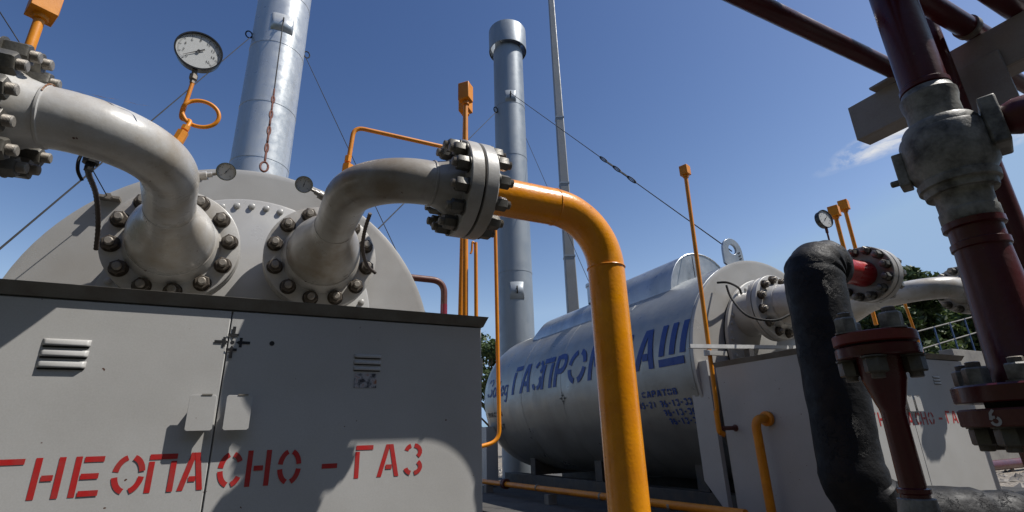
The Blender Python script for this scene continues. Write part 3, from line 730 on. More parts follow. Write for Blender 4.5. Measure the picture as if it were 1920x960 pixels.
# station two right counter flange
x, y, z = eC
rp2 = thing('outlet_pipe', (x+.4, y, z-.2), 'flanged pipe at far right hidden behind the thick red riser', 'pipe')
counter_flange(rp2, eC, 1, FLANGE, BOLT_RUN)
MB().tube(rounded([V((x+.05,y,z)), V((x+.7,y,z)), V((x+.7,y,.02))], .3, 12), .096, 32, cap=False).build('pipe', ORANGE, rp2)

# ------------------------------------------------------------------ writing on the silver tank
cx, yd, zc = c2
def cylf(u, v, k):
    th = v / RT; rr_ = RT + .0062 + k
    return V((cx - math.cos(th)*rr_, -u, zc + math.sin(th)*rr_))
tl = MB()
v0, v1 = .012, .455
word = 'ГАЗПРОММАШ'; U0 = -7.70; step = .3935
wd = dict(Г=.24, А=.30, З=.27, П=.29, Р=.28, О=.40, М=.33, Ш=.37)
us = {0:-7.70,1:-7.42,2:-7.03,3:-6.75,4:-6.38,5:-6.02,6:-5.52,7:-5.06,8:-4.60,9:-4.21}
for i, ch in enumerate(word):
    glyph(tl, ch, cylf, us[i], us[i]+wd[ch], v0, v1, .062 if ch == 'З' else .078, .16, 6)
# script word before it
for (ch, a, b, y0_, y1_) in (('З',-8.70,-8.50,.03,.36), ('а',-8.48,-8.32,.03,.30), ('в',-8.31,-8.17,.03,.30), ('о',-8.16,-8.03,.03,.30), ('д',-8.02,-7.86,.03,.30)):
    glyph(tl, ch, cylf, a, b, y0_, y1_, .034, .18, 3)
def line(mb, s, u0, u1, v0, v1, th, sh=.0):
    n = len(s); st = (u1-u0)/n
    for i, ch in enumerate(s):
        if ch in G: 
            w_ = .72 if ch not in '-.1' else (.4 if ch != '.' else .3)
            a = u0+st*i + st*(.86-w_)/2
            if ch == '-': glyph(mb, ch, cylf, a, a+st*w_, v0, v1, th*1.1, sh)
            else: glyph(mb, ch, cylf, a, a+st*w_, v0, v1, th, sh, 2)
line(tl, 'Г.САРАТОВ', -4.72, -4.0, -.278, -.212, .016)
line(tl, 'ТЕЛ.ФАКС (845-2) 96-13-33', -5.30, -3.855, -.390, -.325, .016)
line(tl, '96-13-36', -4.31, -3.855, -.485, -.422, .016)
line(tl, '96-13-37', -4.28, -3.84, -.578, -.515, .016)
tl.build('blue_lettering', BLUETXT, h2)
tb = MB()
line(tb, 'МАССА', -8.72, -8.13, -.30, -.22, .022)
line(tb, '16Т', -8.46, -8.15, -.52, -.43, .022)
kk = 0
for (ux, uz) in ((1,0),(-1,0),(0,1),(0,-1)):
    vx, vz = -uz, ux
    for q in (((.02,-.002),(.045,-.028),(.045,.028),(.02,.002)), ((.0451,-.010),(.09,-.002),(.09,.002),(.0451,.010))):
        kk += 1
        tb.add([cylf(-6.16+ux*r_+vx*s_, -.156+uz*r_+vz*s_, .0003*kk) for r_, s_ in q], [(0,1,2,3)])
tb.build('black_lettering', BLACKTXT, h2)

# ------------------------------------------------------------------ flue stacks
def stack(px, py, Y, D, ztop, label, m, cap, rings, ybase=0.0):
    p = atY(px, py, Y); X_ = p.x; r_ = D/2
    t = thing('flue_stack', (X_, Y, 0), label, 'chimney')
    pr = [(0, r_)]
    for zz in rings: pr += [(zz-.006, r_), (zz-.004, r_+.006), (zz+.03, r_+.006), (zz+.032, r_)]
    pr.append((ztop, r_))
    MB().lathe((X_,Y,0), (0,0,1), pr, 56, (False, not cap)).build('shaft', m, t)
    if cap:
        MB().lathe((X_,Y,ztop), (0,0,1), [(0,r_-.04),(.05,r_-.045),(.45,r_-.045)], 48, (False,True)).build('neck', STACKD, t)
        c = MB(); R2 = r_*1.29; hh = .66
        c.lathe((X_,Y,ztop+.02), (0,0,1), [(0,R2-.01),(0,R2),(hh,R2),(hh+.02,R2-.01),(hh+.02,R2-.03),(.02,R2-.03)], 56, (False,False))
        c.build('cowl', STACKD, t)
        s = MB()
        for k in range(4):
            q = k*math.pi/2+.6; d = V((math.cos(q), math.sin(q), 0))
            s.tube([V((X_,Y,ztop+.1))+d*(r_-.06), V((X_,Y,ztop+.1))+d*(R2-.015)], .018, 8)
        s.build('cowl_bracket', STACKD, t)
    return t, V((X_, Y, 0)), r_
st1, s1c, s1r = stack(511, 160, 9.8, 1.02, 12.0, 'bright galvanised flue stack rising behind the left tank end plate', STACKM, False, [5.8,7.0,8.4,9.7])
zt2 = atY(953, 100, 10.1).z
st2, s2c, s2r = stack(961, 370, 10.1, .79, zt2, 'dull grey flue stack with a wide open cowl on top', STACKD, True, [4.4,5.9,7.4,8.9])
# access patches with a guy eye
def eye(parent, p, r_, nrm, m=WIRE):
    nrm = V(nrm).normalized(); up = V((0,0,1))
    MB().tube([p + nrm*(.06) + (nrm*math.cos(q)*.06 + up*math.sin(q)*.08) for q in [2*math.pi*k/16 for k in range(16)]], .013, 8, closed=True).build('guy_eye', m, parent)
def patch(parent, c, r_, nrm, z, w_=.30, h_=.42):
    nrm = V((nrm[0], nrm[1], 0)).normalized(); a0 = math.atan2(nrm.y, nrm.x); b = MB(); vs = []; n = 8
    for zz in (z-h_/2, z+h_/2):
        for k in range(n+1):
            q = a0 + (k/n-.5)*w_/r_
            vs.append((c.x+math.cos(q)*(r_+.007), c.y+math.sin(q)*(r_+.007), zz))
    b.add(vs, [(k, k+1, n+2+k, n+1+k) for k in range(n)], True); o = b.build('reinforcing_patch', MATS['stack_sheet'] if parent is st1 else STACKD, parent)
    s = o.modifiers.new('s', 'SOLIDIFY'); s.thickness = .003
def towards(c, x_, y_): return V((x_-c.x, y_-c.y, 0)).normalized()
n1 = towards(s1c, .3, 0); z1 = atY(537, 45, 9.3).z
patch(st1, s1c, s1r, n1, z1, .42, .42); E1 = s1c + n1*(s1r+.03) + V((0,0,z1)); eye(st1, E1-n1*.05, s1r, n1)
# left and right eyes of the first stack
EL = s1c + V((-1,-.25,0)).normalized()*(s1r) + V((0,0,atY(485,72,9.7).z)); eye(st1, EL, s1r, (-1,-.25,0))
ER = s1c + V((1,.2,0)).normalized()*(s1r) + V((0,0,atY(568,100,9.9).z)); eye(st1, ER, s1r, (1,.2,0))
n2 = V((-.35,-1,0)).normalized(); z2 = atY(968, 183, 9.75).z
n2 = towards(s2c, 1.0, 0)
patch(st2, s2c, s2r, n2, z2, .28, .34); E2 = s2c + n2*(s2r) + V((0,0,z2)); eye(st2, E2, s2r, n2)
z3 = atY(975, 545, 9.75).z; patch(st2, s2c, s2r, n2, z3, .32, .40); eye(st2, s2c+n2*s2r+V((0,0,z3)), s2r, n2)
E2L = s2c + V((-1,-.2,0)).normalized()*s2r + V((0,0,atY(921,203,10.0).z)); eye(st2, E2L, s2r, (-1,-.2,0))
E2R = s2c + V((1,.3,0)).normalized()*s2r + V((0,0,atY(988,240,10.2).z))

# mast
pm = atY(1053, 280, 12.0)
ms = thing('mast', (pm.x, 12, 0), 'thin grey square mast to the right of the cowled stack', 'mast')
MB().lathe((pm.x,12,0), (0,0,1), [(0,.25),(4.0,.23),(16.5,.13)], 4, flat=True, ph=R(20)).build('shaft', mat('mast_zinc', (.24,.245,.25), .5, .2, (.22,.22,.21), 3, .8, .001, 40), ms, bevel=.02)
jb = MB()
for zz, rr_ in ((5.8,.232),(8.2,.212),(10.6,.192)): jb.lathe((pm.x,12,zz), (0,0,1), [(0,rr_),(.05,rr_)], 4, flat=True, ph=R(20))
jb.build('joint_band', STACKD, ms)

# guy wires: each one its own thing
def wire(a, b, label, r_=.007, chain=None, sag=.0):
    a = V(a); b = V(b); t = thing('guy_wire', a, label, 'guy wire', 'guy wires of the stacks')
    n = 10; MB().tube([a.lerp(b, k/n) + V((0,0,-sag*4*(k/n)*(1-k/n))) for k in range(n+1)], r_, 6).build('cable', WIRE, t)
    if chain:
        d = (b-a).normalized()
        for (f0, f1) in chain:
            c0 = a.lerp(b, f0); c1_ = a.lerp(b, f1); k = max(2, int((c1_-c0).length/.2)); ch = MB(); u, v_ = ch.frame(d)
            for i in range(k):
                m_ = c0.lerp(c1_, (i+.5)/k); L_ = (c1_-c0).length/k*.6; w_ = u if i % 2 else v_
                ch.tube([m_ + d*math.cos(2*math.pi*j/12)*L_ + w_*math.sin(2*math.pi*j/12)*.022 for j in range(12)], .009, 6, closed=True)
            ch.build('turnbuckle', WIRE, t)
    return t
wire(EL, atY(-40, 500, 4.2), 'guy wire slanting from the bright stack down to the left edge')
wire(ER, atY(806, 605, 7.4), 'guy wire from the bright stack down beside the right rim of the end plate')
wire(E2L, atY(690, 448, 5.2), 'guy wire from the cowled stack down left behind the bolted flange')
lug = V((cx-.22-.0, yd+.12, zc+RT+.14))
wire(E2+n2*.1, lug, 'guy wire from the cowled stack to the perforated lifting lug', chain=[(.60,.74)])
wire(E2R, atY(1104, 528, 8.0), 'thin guy wire between the cowled stack and the mast', r_=.006)
wire(atY(-5, 15, 3.0), atY(38, 82, 3.0), 'short thin wire at the top left corner above the pipe', r_=.003)
wire(atY(166, 305, 3.1), atY(200, 366, 3.37), 'short stay wire ending at a clip on the end plate rim', r_=.003)
# hanging rusty chain in front of the first stack
cE = E1 + n1*.02; cB = atY(494, 322, 7.0); t = thing('tie_chain', cB, 'rusty chain hanging down the front of the bright stack', 'chain')
MB().tube([cE, cE.lerp(cB,.55)], .010, 6).build('cable', WIRE, t)
ch = MB(); d = (cB-cE).normalized(); u, v_ = ch.frame(d)
for i in range(10):
    m_ = cE.lerp(cB, .55+.045*(i+.5)); w_ = u if i % 2 else v_
    ch.tube([m_ + d*math.cos(2*math.pi*j/12)*.11 + w_*math.sin(2*math.pi*j/12)*(.05 if i in (4,6,9) else .018) for j in range(12)], .015, 6, closed=True)
ch.build('links', CHAINR, t)

# ------------------------------------------------------------------ vent posts, small yellow lines
def vent_post(p_top, z_bot, box, label, tube_r, lean=(0,0), turn=.2, hb=.15):
    p = V(p_top); base = V((p.x+lean[0], p.y+lean[1], z_bot))
    t = thing('vent_post', base, label, 'vent post', 'yellow vent posts with box caps')
    MB().tube([base, p + V((0,0,-hb*.4))], tube_r, 20).build('post', ORANGE2, t)
    c, s = math.cos(turn), math.sin(turn); b = MB(); w_ = box/2
    def q(x_, y_, z_): return (p.x + x_*c - y_*s, p.y + x_*s + y_*c, p.z + z_)
    # a cap open below: slanted front lip
    vs = [q(-w_,-w_,-hb*.92), q(w_,-w_,-hb*.92), q(w_,w_,-hb), q(-w_,w_,-hb), q(-w_,-w_,0), q(w_,-w_,0), q(w_,w_,0), q(-w_,w_,0)]
    b.add(vs, [(0,3,2,1),(4,5,6,7),(0,1,5,4),(1,2,6,5),(2,3,7,6),(3,0,4,7)], True)
    b.build('cap', ORANGE2, t, bevel=.003)
    MB().lathe((p.x,p.y,p.z-hb-.02), (0,0,1), [(0,tube_r*1.5),(.03,tube_r*1.5)], 16).build('collar', ORANGE2, t)
    return t
def pick(x_, y_, Y): return atY(x_, y_, Y)
vent_post(pick(873,160,2.6), 1.2, .074, 'front yellow vent post with box cap above the central flange', .0155, turn=.75, hb=.13)
pq = pick(873,188,2.78); vent_post(pq, 1.2, .074, 'rear leaning yellow vent post just behind the front capped one', .0165, (-.035, 0), .75, .10)
vent_post(pick(90,-8,2.75), 1.9, .105, 'yellow vent post at the top left corner above the white pipe', .021, turn=.5, hb=.13)
vent_post(pick(1283,312,3.42), 1.0, .085, 'tall slim yellow vent post in front of the lettered tank', .020, (-.075,0), turn=.3, hb=.11)
vent_post(pick(1562,388,3.0), 1.9, .10, 'left one of two yellow vent posts behind the black pipe', .021, turn=.3, hb=.12)
vent_post(pick(1580,377,3.2), 1.9, .10, 'right one of two yellow vent posts behind the black pipe', .021, turn=.3, hb=.12)
# lower part of the tall slim one: bend into a brown stub
pc = pick(1283,312,3.42); pc.x -= .09
t = thing('drain_line', (pc.x, pc.y, .8), 'rust brown stub line joining the slim post to the far cabinet', 'pipe')
MB().tube(rounded([V((pc.x,pc.y,1.02)), V((pc.x,pc.y,.84)), V((pc.x+.05,pc.y,.82))], .02), .023, 16).build('elbow', ORANGE2, t)
MB().lathe((pc.x+.03,pc.y,.87), (1,0,0), [(0,.024),(.03,.024),(.031,.018),(.17,.018),(.171,.03),(.2,.03)], 16).build('stub', BROWNRED, t)
br = MB().box((pc.x-.02,pc.y-.05,1.50), (pc.x+.2,pc.y-.02,1.54)).lathe((pc.x,pc.y,1.5), (0,0,1), [(0,.028),(.05,.028)], 16)
br.build('clamp', PLATE, t)

# thin yellow sampling line from the grey elbow to behind the flange
P0 = V((.43, 2.18, 2.02)); P1 = atY(664, 238, 2.2); P2 = V((.93, 2.2, P1.z-.0))
sl_ = thing('sampling_line', (P0.x, P0.y, 2.0), 'thin yellow tube bent over above the grey elbow pipe', 'pipe')
base = atY(650, 322, 2.2); 
MB().tube(rounded([base, V((P1.x-.0, 2.2, P1.z)), V((P1.x+.60, 2.2, P1.z))], .05, 8), .0105, 14).build('tube', ORANGE2, sl_)
MB().lathe(base+V((0,0,-.03)), (0.05,0,1), [(0,.026),(.065,.026)], 6, flat=True).build('hex_boss', ORANGE2, sl_)
MB().lathe(base+V((.0,0,.05)), (0.05,0,1), [(0,.016),(.03,.016)], 6, flat=True).build('gland', ORANGE2, sl_)
# two thin verticals below the central flange
a = atY(892, 455, 2.5); t = thing('impulse_line', (a.x, a.y, 1.2), 'short thin yellow line with a hook below the central flange', 'pipe')
MB().tube([a, V((a.x, a.y, 1.2))], .0105, 12).build('tube', ORANGE2, t)
MB().tube(smoothpath([a+V((-.003,0,-.01)), a+V((-.02,0,.0)), a+V((-.024,0,-.05)), a+V((-.032,0,-.07))]), .006, 10).build('hook', ORANGE2, t)
a = atY(928, 395, 2.5); t = thing('bleed_line', (a.x, a.y, .8), 'thin yellow line running down the right side of the near cabinet', 'pipe')
zz = atY(931, 800, 2.5).z
MB().tube(rounded([V((a.x,a.y,2.0)), V((a.x,a.y,zz-.07)), V((a.x-.14,a.y,zz-.10))], .06), .0105, 12).build('tube', ORANGE2, t)
a = atY(1730, 652, 3.5); b_ = atY(1700, 520, 3.5)
t = thing('impulse_line', (a.x, a.y, 1.3), 'thin yellow rod below the far white pipe, beside the red flange', 'pipe')
MB().tube([V((a.x, a.y, 1.30)), V((a.x-.16, a.y, b_.z)), V((a.x-.20, a.y-.03, b_.z+.10)), V((a.x-.30, a.y-.06, b_.z+.14))], .016, 12).build('tube', ORANGE2, t)
# yellow elbow on the side of the far cabinet
t = thing('side_gas_line', (3.80,2.98,0), 'yellow pipe elbow leaving the side of the far cabinet', 'pipe')
pe = atX(1437, 785, 3.88)
MB().tube(rounded([V((3.92, pe.y, pe.z)), V((3.74, pe.y, pe.z)), V((3.74, pe.y, .02))], .10, 10), .036, 24).build('tube', ORANGE2, t)
MB().lathe((3.90,pe.y,pe.z), (-1,0,0), [(0,.06),(.03,.06),(.035,.045)], 20).build('collar', ORANGE2, t)
# low yellow pipe beside the silver tank
t = thing('low_gas_line', (3.5, 5.5, .15), 'long yellow pipe running low along the foot of the silver tank', 'pipe')
MB().tube([V((3.5,3.1,.245)), V((3.5,8.6,.20))], .036, 20).build('tube', ORANGE2, t)
MB().lathe((3.5,7.3,.215), (0,1,0), [(0,.07),(.03,.07),(.031,.055),(.05,.055),(.051,.07),(.08,.07)], 24).build('flange', BROWNRED, t)
for yy in (6.35, 3.9, 4.95): MB().lathe((3.5,yy,.225), (0,1,0), [(0,.041),(.03,.041)], 20).build('clamp', STUD, t)
for yy in (4.2, 6.0, 7.9): MB().box((3.44,yy,.05), (3.56,yy+.1,.17)).build('rest_block', CONC, t)
# rust-brown bent pipe behind the near cabinet
a = atY(745, 512, 3.9); b_ = atY(833, 527, 3.9); t = thing('bent_return_pipe', (b_.x, 3.9, .1), 'rust brown bent pipe beside the rim of the left end plate', 'pipe')
pth = rounded([V((a.x-.3, 3.9, b_.z)), V((b_.x-.0, 3.9, b_.z)), V((b_.x, 3.9, .05))], .11, 10)
k_ = next(i for i, p in enumerate(pth) if p.z < b_.z-.19) if any(p.z < b_.z-.19 for p in pth[:-1]) else len(pth)-1
MB().tube(pth[:-1] + [V((b_.x,3.9,b_.z-.20))], .027, 20).build('bend', BROWNRED, t)
MB().tube([V((b_.x,3.9,b_.z-.20)), V((b_.x,3.9,.05))], .028, 20).build('leg', mat('plum_paint', (.20,.012,.03), .4, 0), t)
# angle bar lying on the far cabinet, on two spacer blocks
ab = MB(); A_ = atY(1292, 653, 3.30); B_ = atY(1500, 655, 3.30); d_ = (B_-A_)
for (y0_, y1_, z0_, z1_) in ((-.02,.02,0,.004), (-.02,-.016,.0045,.034)):
    vs = [A_+V((0,y,z)) for y in (y0_,y1_) for z in (z0_,z1_)] + [B_+V((0,y,z)) for y in (y0_,y1_) for z in (z0_,z1_)]
    ab.add(vs, [(0,1,3,2),(4,6,7,5),(0,4,5,1),(2,3,7,6),(0,2,6,4),(1,5,7,3)], True)
t = thing('angle_bar', (4.3, 3.3, 1.46), 'bare steel angle bar sticking out from the far cabinet lid', 'steel bar')
ab.build('bar', mat('bare_angle_steel', (.62,.62,.61), .5, .1, (.45,.45,.44), 10, .6), t)
for f_ in (.50, .92):
    q = A_ + d_*f_; MB().box((q.x-.03, 3.27, 1.460), (q.x+.03, 3.33, q.z-.001)).build('spacer', DARKFRAME, t)

# ------------------------------------------------------------------ gauges
def dialmarks(parent, c, xa, ya, nrm, r_, numbers, m=BLACKTXT, a0=225, a1=-45, big=10):
    b = MB(); kk = 0
    def P_(u, v, k): return V(c) + xa*u + ya*v + nrm*(.0012+k)
    def rect(q, ra, rb, w_):
        d = V((math.cos(q), math.sin(q))); n_ = V((-d.y, d.x))
        b.add([P_(*(d*ra + n_*w_), 0), P_(*(d*ra - n_*w_), 0), P_(*(d*rb - n_*w_), 0), P_(*(d*rb + n_*w_), 0)], [(0,1,2,3)])
    for i in range(big*5+1):
        q = R(a0 + (a1-a0)*i/(big*5)); L_ = .14 if i % 5 == 0 else .07
        rect(q, r_*(.93-L_), r_*.93, r_*(.012 if i % 5 == 0 else .006))
    for i, s in enumerate(numbers):
        q = R(a0 + (a1-a0)*i/(len(numbers)-1)); p = V((math.cos(q), math.sin(q)))*r_*.66
        w_ = r_*.085; n_ = len(s)
        for j, chh in enumerate(s):
            u0 = p.x + (j - n_/2)*w_*1.15
            glyph(b, chh, P_, u0, u0+w_, p.y-r_*.075, p.y+r_*.075, r_*.02)
    return b
def gauge(name, c, nrm, r_, dep, label, case, stemfn, numbers, pang, rim=.07, roll=0.0):
    c = V(c); nrm = V(nrm).normalized(); xa = V((0,0,1)).cross(nrm).normalized(); ya = nrm.cross(xa)
    if roll: 
        qq = Matrix.Rotation(roll, 3, nrm); xa = qq @ xa; ya = qq @ ya
    t = thing(name, c - ya*r_, label, 'gauge', 'round dial gauges')
    cs = MB().lathe(c - nrm*dep, nrm, [(0,r_*.86),(.004,r_*.93),(dep*.8,r_*.96),(dep*.82,r_),(dep+.003,r_),(dep+.003,r_*(1-rim)),(dep-.006,r_*(1-rim))], 48, (True,False)).build('case', case, t)
    fc = MB().lathe(c, nrm, [(-.006, r_*(1-rim)), (-.0055, r_*(1-rim))], 48).build('dial', DIAL, t)
    dialmarks(t, c-nrm*.0055, xa, ya, nrm, r_*(1-rim), numbers).build('scale_marks', BLACKTXT, fc)
    q = R(pang); d = xa*math.cos(q) + ya*math.sin(q); s_ = nrm.cross(d)
    p = MB(); o_ = c - nrm*.0015
    p.add([o_ - d*r_*.28 - s_*r_*.035, o_ - d*r_*.28 + s_*r_*.035, o_ + d*r_*.72 + s_*r_*.008, o_ + d*r_*.72 - s_*r_*.008], [(0,1,2,3)])
    p.lathe(o_, nrm, [(0,r_*.07),(.002,r_*.07)], 14)
    p.build('pointer', BLACKTXT, fc)
    stemfn(t, c, nrm, ya)
    return t
Y_g = 2.26
gc = atY(373, 95, Y_g); gb = atY(343, 270, Y_g)
def stem1(t, c, nrm, ya):
    bt = c - ya*.095 + nrm*(-.02)
    MB().lathe(bt, (-.02,0,-1), [(-.01,.012),(.02,.012),(.022,.017),(.045,.017),(.047,.011),(.065,.011)], 6, flat=True).build('connector', STUD, t)
    s0 = bt + V((0,0,-.06)); rr_ = .068; low = gb + V((0,0,.075))
    ls = V((s0.x-.012, s0.y, s0.z-.155)); cc_ = ls + V((rr_,0,0))
    loop = []
    for k in range(1, 22):
        q = math.pi + 2*math.pi*k/22
        loop.append(cc_ + V((rr_*math.cos(q), -.020*(k/22), rr_*math.sin(q)*.9)))
    # loop starts going down, comes back behind itself
    path = smoothpath([s0, s0.lerp(ls,.5)+V((.0,0,0)), ls] + loop[::2] + [ls+V((-.004,.022,-.02)), low + V((.004,.02,.05)), low], 6)
    MB().tube(path, .0085, 14).build('siphon_tube', ORANGE2, t)
    MB().lathe(low+V((0,0,.012)), (-.25,0,-1), [(0,.016),(.02,.016),(.021,.012),(.03,.012),(.031,.022),(.085,.022)], 6, flat=True).build('hex_boss', ORANGE2, t)
gauge('pressure_gauge', gc, V((.10,-1,-.06)), .094, .045, 'large black-rimmed pressure gauge on a looped yellow tube at upper left', BLACKP, stem1,
      ['0','2','4','6','8','10','12','14','16'], 216, .07)
g2 = atY(1548, 410, 2.9)
def stem2(t, c, nrm, ya):
    bt = c - ya*.10 - nrm*.02
    MB().lathe(bt, (0,0,-1), [(-.01,.014),(.05,.014),(.051,.009),(.45,.009)], 12).build('stem', BROWNRED, t)
gauge('pressure_gauge', g2, V((-.12,-1,-.0)), .100, .055, 'black-rimmed pressure gauge standing above the black wrapped pipe', BLACKP, stem2, ['0','2','4','6','8','10','12','14','16'], 45, .08)
def stem_h(dirv, L_, boss):
    def f(t, c, nrm, ya):
        d = V(dirv).normalized(); s = c - nrm*.018
        MB().tube([s + d*.03, s + d*(.06)], .007, 10).build('neck', STUD, t)
        MB().lathe(s + d*.058, d, [(0,.012),(.02,.012),(.021,.020),(.05,.020),(.051,.026),(L_,.030)], 16).build('pocket', boss, t)
    return f
tc1 = atY(424, 322, 2.42)
gauge('dial_thermometer', tc1, V((.05,-1,-.35)), .041, .014, 'small chrome dial thermometer beside the white elbow pipe', CHROME, stem_h((-1,.25,-.30), .125, PIPEW), ['0','4','8','12'], 60, .1)
tc2 = atY(570, 346, 2.42)
gauge('dial_thermometer', tc2, V((-.05,-1,-.35)), .041, .014, 'small chrome dial thermometer to the left of the grey elbow pipe', CHROME, stem_h((1,.15,-.42), .15, PIPEG), ['0','4','8','12'], 75, .1)

# flexible hoses
def hose(pts, r_, label, m=RUBBER):
    p = smoothpath(pts, 14); t = thing('flexible_hose', p[-1], label, 'hose', 'flexible hoses on the pipes')
    L_ = len(p); MB().tube(p, [r_*(1.0 if i % 2 else .84) for i in range(L_)], 12).build('conduit', m, t)
    return t, p
t, p = hose([atY(168,300,2.22), atY(166,325,2.35), atY(180,365,2.7), atY(184,420,2.95), atY(180,468,3.06)], .0115, 'ribbed hose hanging below the white pipe at left')
b = MB(); q = atY(171,300,2.2); b.lathe(q+V((0,0,.035)), (0,0,-1), [(0,.018),(.02,.018),(.021,.026),(.05,.026),(.051,.015),(.08,.015)], 8, flat=True)
b.tube(smoothpath([q+V((-.02,0,.04)), q+V((-.035,0,.0)), q+V((-.03,0,-.05)), q+V((-.015,.02,-.08))]), .006, 8); b.build('fitting', BLACKP, t)
t, p = hose([atY(694,400,2.55), atY(684,432,2.65), atY(680,465,2.8), atY(688,497,2.95), atY(704,512,3.0)], .011, 'dark bent hose hanging below the grey pipe')
t, p = hose([atY(1362,535,3.45), atY(1372,560,3.40), atY(1402,592,3.2), atY(1450,601,3.05), atY(1480,590,3.0)], .012, 'grey cable looping in front of the far bolted nozzle', WIRE)
b = MB(); b.tube(smoothpath([atY(1345,530,3.66), atY(1365,530,3.55), atY(1385,540,3.6), atY(1390,552,3.6)]), .012, 8); b.build('lead', WIRE, t)
# loose clip on end plate rim
cp = atY(205, 368, 3.40)
b = MB().box((cp.x-.05,3.39,cp.z-.012), (cp.x+.05,3.447,cp.z+.003)).lathe((cp.x,3.39,cp.z-.01), (0,-1,0), [(0,.02),(.02,.02)], 6)
b.build('rim_clip', STUD, h1)

# ------------------------------------------------------------------ red riser with insulating joint, near right
HR = 1.30
dirR = V((.9455, .3256, 0)); base = CAM*0 + V((dirR.x*HR, dirR.y*HR, 0))
def zr(x_, y_): return zH(x_, y_, HR)
rz = thing('red_riser', base, 'thick dark red riser with a grey bulging joint at the right edge', 'pipe')
Zn1 = zr(1730,172); Zb0 = zr(1748,247); Zb1 = zr(1775,330); Zb2 = zr(1785,342); Zn2 = zr(1795,366); Zp = zr(1812,425); Zf = zr(1885,722)
def up(prof, name, m, n=48, cap=(False,False)):
    return MB().lathe((base.x, base.y, 0), (0,0,1), prof, n, cap).build(name, m, rz)
up([(Zn1-.002,.0415),(Zn1,.045),(Zn1+.010,.045),(Zn1+.013,.0415),(Zn1+2.2,.0415)], 'upper_pipe', DARKRED)
up([(Zf,.058),(Zf+.012,.058),(Zf+.03,.050),(Zp-.05,.0425),(Zp-.048,.046),(Zp-.036,.046),(Zp-.034,.0425),(Zp-.008,.0425),(Zp-.006,.049),(Zp+.006,.049),(Zp+.008,.044)], 'lower_pipe', DARKRED)
jb = up([(Zp+.004,.044),(Zp+.012,.0475),(Zp+.030,.0475),(Zp+.032,.045),(Zn2-.004,.046),(Zn2,.048),(Zn2,.058),(Zn2+.014,.060),(Zn2+.016,.066),(Zb2,.067),(Zb2+.002,.064),(Zb2+.008,.064),(Zb2+.024,.074),(Zb0-.022,.075),(Zb0-.014,.072),(Zb0-.012,.066),(Zb0,.065),(Zb0+.008,.060),(Zb0+.010,.047),(Zn1-.046,.046),(Zn1-.030,.050),(Zn1-.018,.050),(Zn1-.014,.047),(Zn1-.004,.044)], 'joint_body', CAST)
# lug plate on the left and boss with red side branch on the right of the joint
dR = V((dirR.y, -dirR.x, 0))
zl = (Zb0+Zb2)/2
bL = base + V((0,0,0)) - dR*.080
b = MB(); sd = V((0,0,1)).cross(dR).normalized()
def obox(mb, c, ax, bx, cz, ha, hb, hc):
    c = V(c); vs = [c + ax*sx*ha + bx*sy*hb + cz*sz*hc for sz in (-1,1) for (sx,sy) in ((-1,-1),(1,-1),(1,1),(-1,1))]
    mb.add(vs, [(0,3,2,1),(4,5,6,7),(0,1,5,4),(1,2,6,5),(2,3,7,6),(3,0,4,7)], True)
UP = V((0,0,1))
obox(b, V((bL.x,bL.y,zl-.01)), dR, sd, UP, .010, .022, .038); b.lathe(V((bL.x,bL.y,zl-.03))-dR*.008, -dR, [(0,.007),(.018,.007)], 12)
b.build('lug_plate', CAST, rz, bevel=.003)
bR = base + dR*.080
b = MB(); obox(b, V((bR.x,bR.y,zl+.03)), dR, sd, UP, .014, .04, .052); b.build('side_boss', CAST, rz, bevel=.004)
MB().lathe(V((bR.x,bR.y,zl+.035))+dR*.012, dR, [(0,.028),(.02,.036),(.07,.036),(.09,.022),(.10,.022),(.101,.03),(.13,.03),(.131,.02),(.5,.02)], 24, (False,False)).build('side_branch', DARKRED, rz)
# bottom flange pair
FZ = Zf; RF = .112
MB().lathe((base.x,base.y,FZ), (0,0,-1), [(0,.05),(0,RF-.003),(.003,RF),(.028,RF),(.030,RF-.002),(.030,.05)], 56, (False,False)).build('flange', DARKRED, rz)
MB().lathe((base.x,base.y,FZ-.030), (0,0,-1), [(0,.07),(.010,.07)], 40, (False,False)).build('gasket', GASKET, rz)
lf = MB().lathe((base.x,base.y,FZ-.040), (0,0,-1), [(0,.05),(0,RF-.003),(.003,RF),(.028,RF),(.030,RF-.002),(.030,.055),(.034,.055),(.06,.046),(.12,.043),(.5,.043),(.82,.043)], 56, (False,False)).build('lower_flange', BROWNRED, rz)
for up_ in (1, -1):
    bolts(rz, BOLT_SMALL if up_ > 0 else BOLT_SMALL2, (base.x, base.y, FZ if up_ > 0 else FZ-.070), (0,0,up_), .085, 8, R(14), ref=(1,0,0))
# painted figure on the rim of the lower flange
wm = mat('chalk_white', (.45,.45,.43), .8)
pn = -V((base.x, base.y, 0)).normalized(); ang0 = math.atan2(pn.y, pn.x)
def rimf(u, v, k):
    q = ang0 + R(20) + u/RF - R(50)
    return V((base.x + math.cos(q)*(RF+.0012+k), base.y + math.sin(q)*(RF+.0012+k), FZ-.055+v))
ng = MB(); glyph(ng, '6', rimf, -.009, .009, -.013, .013, .0045); ng.build('painted_figure', wm, lf)

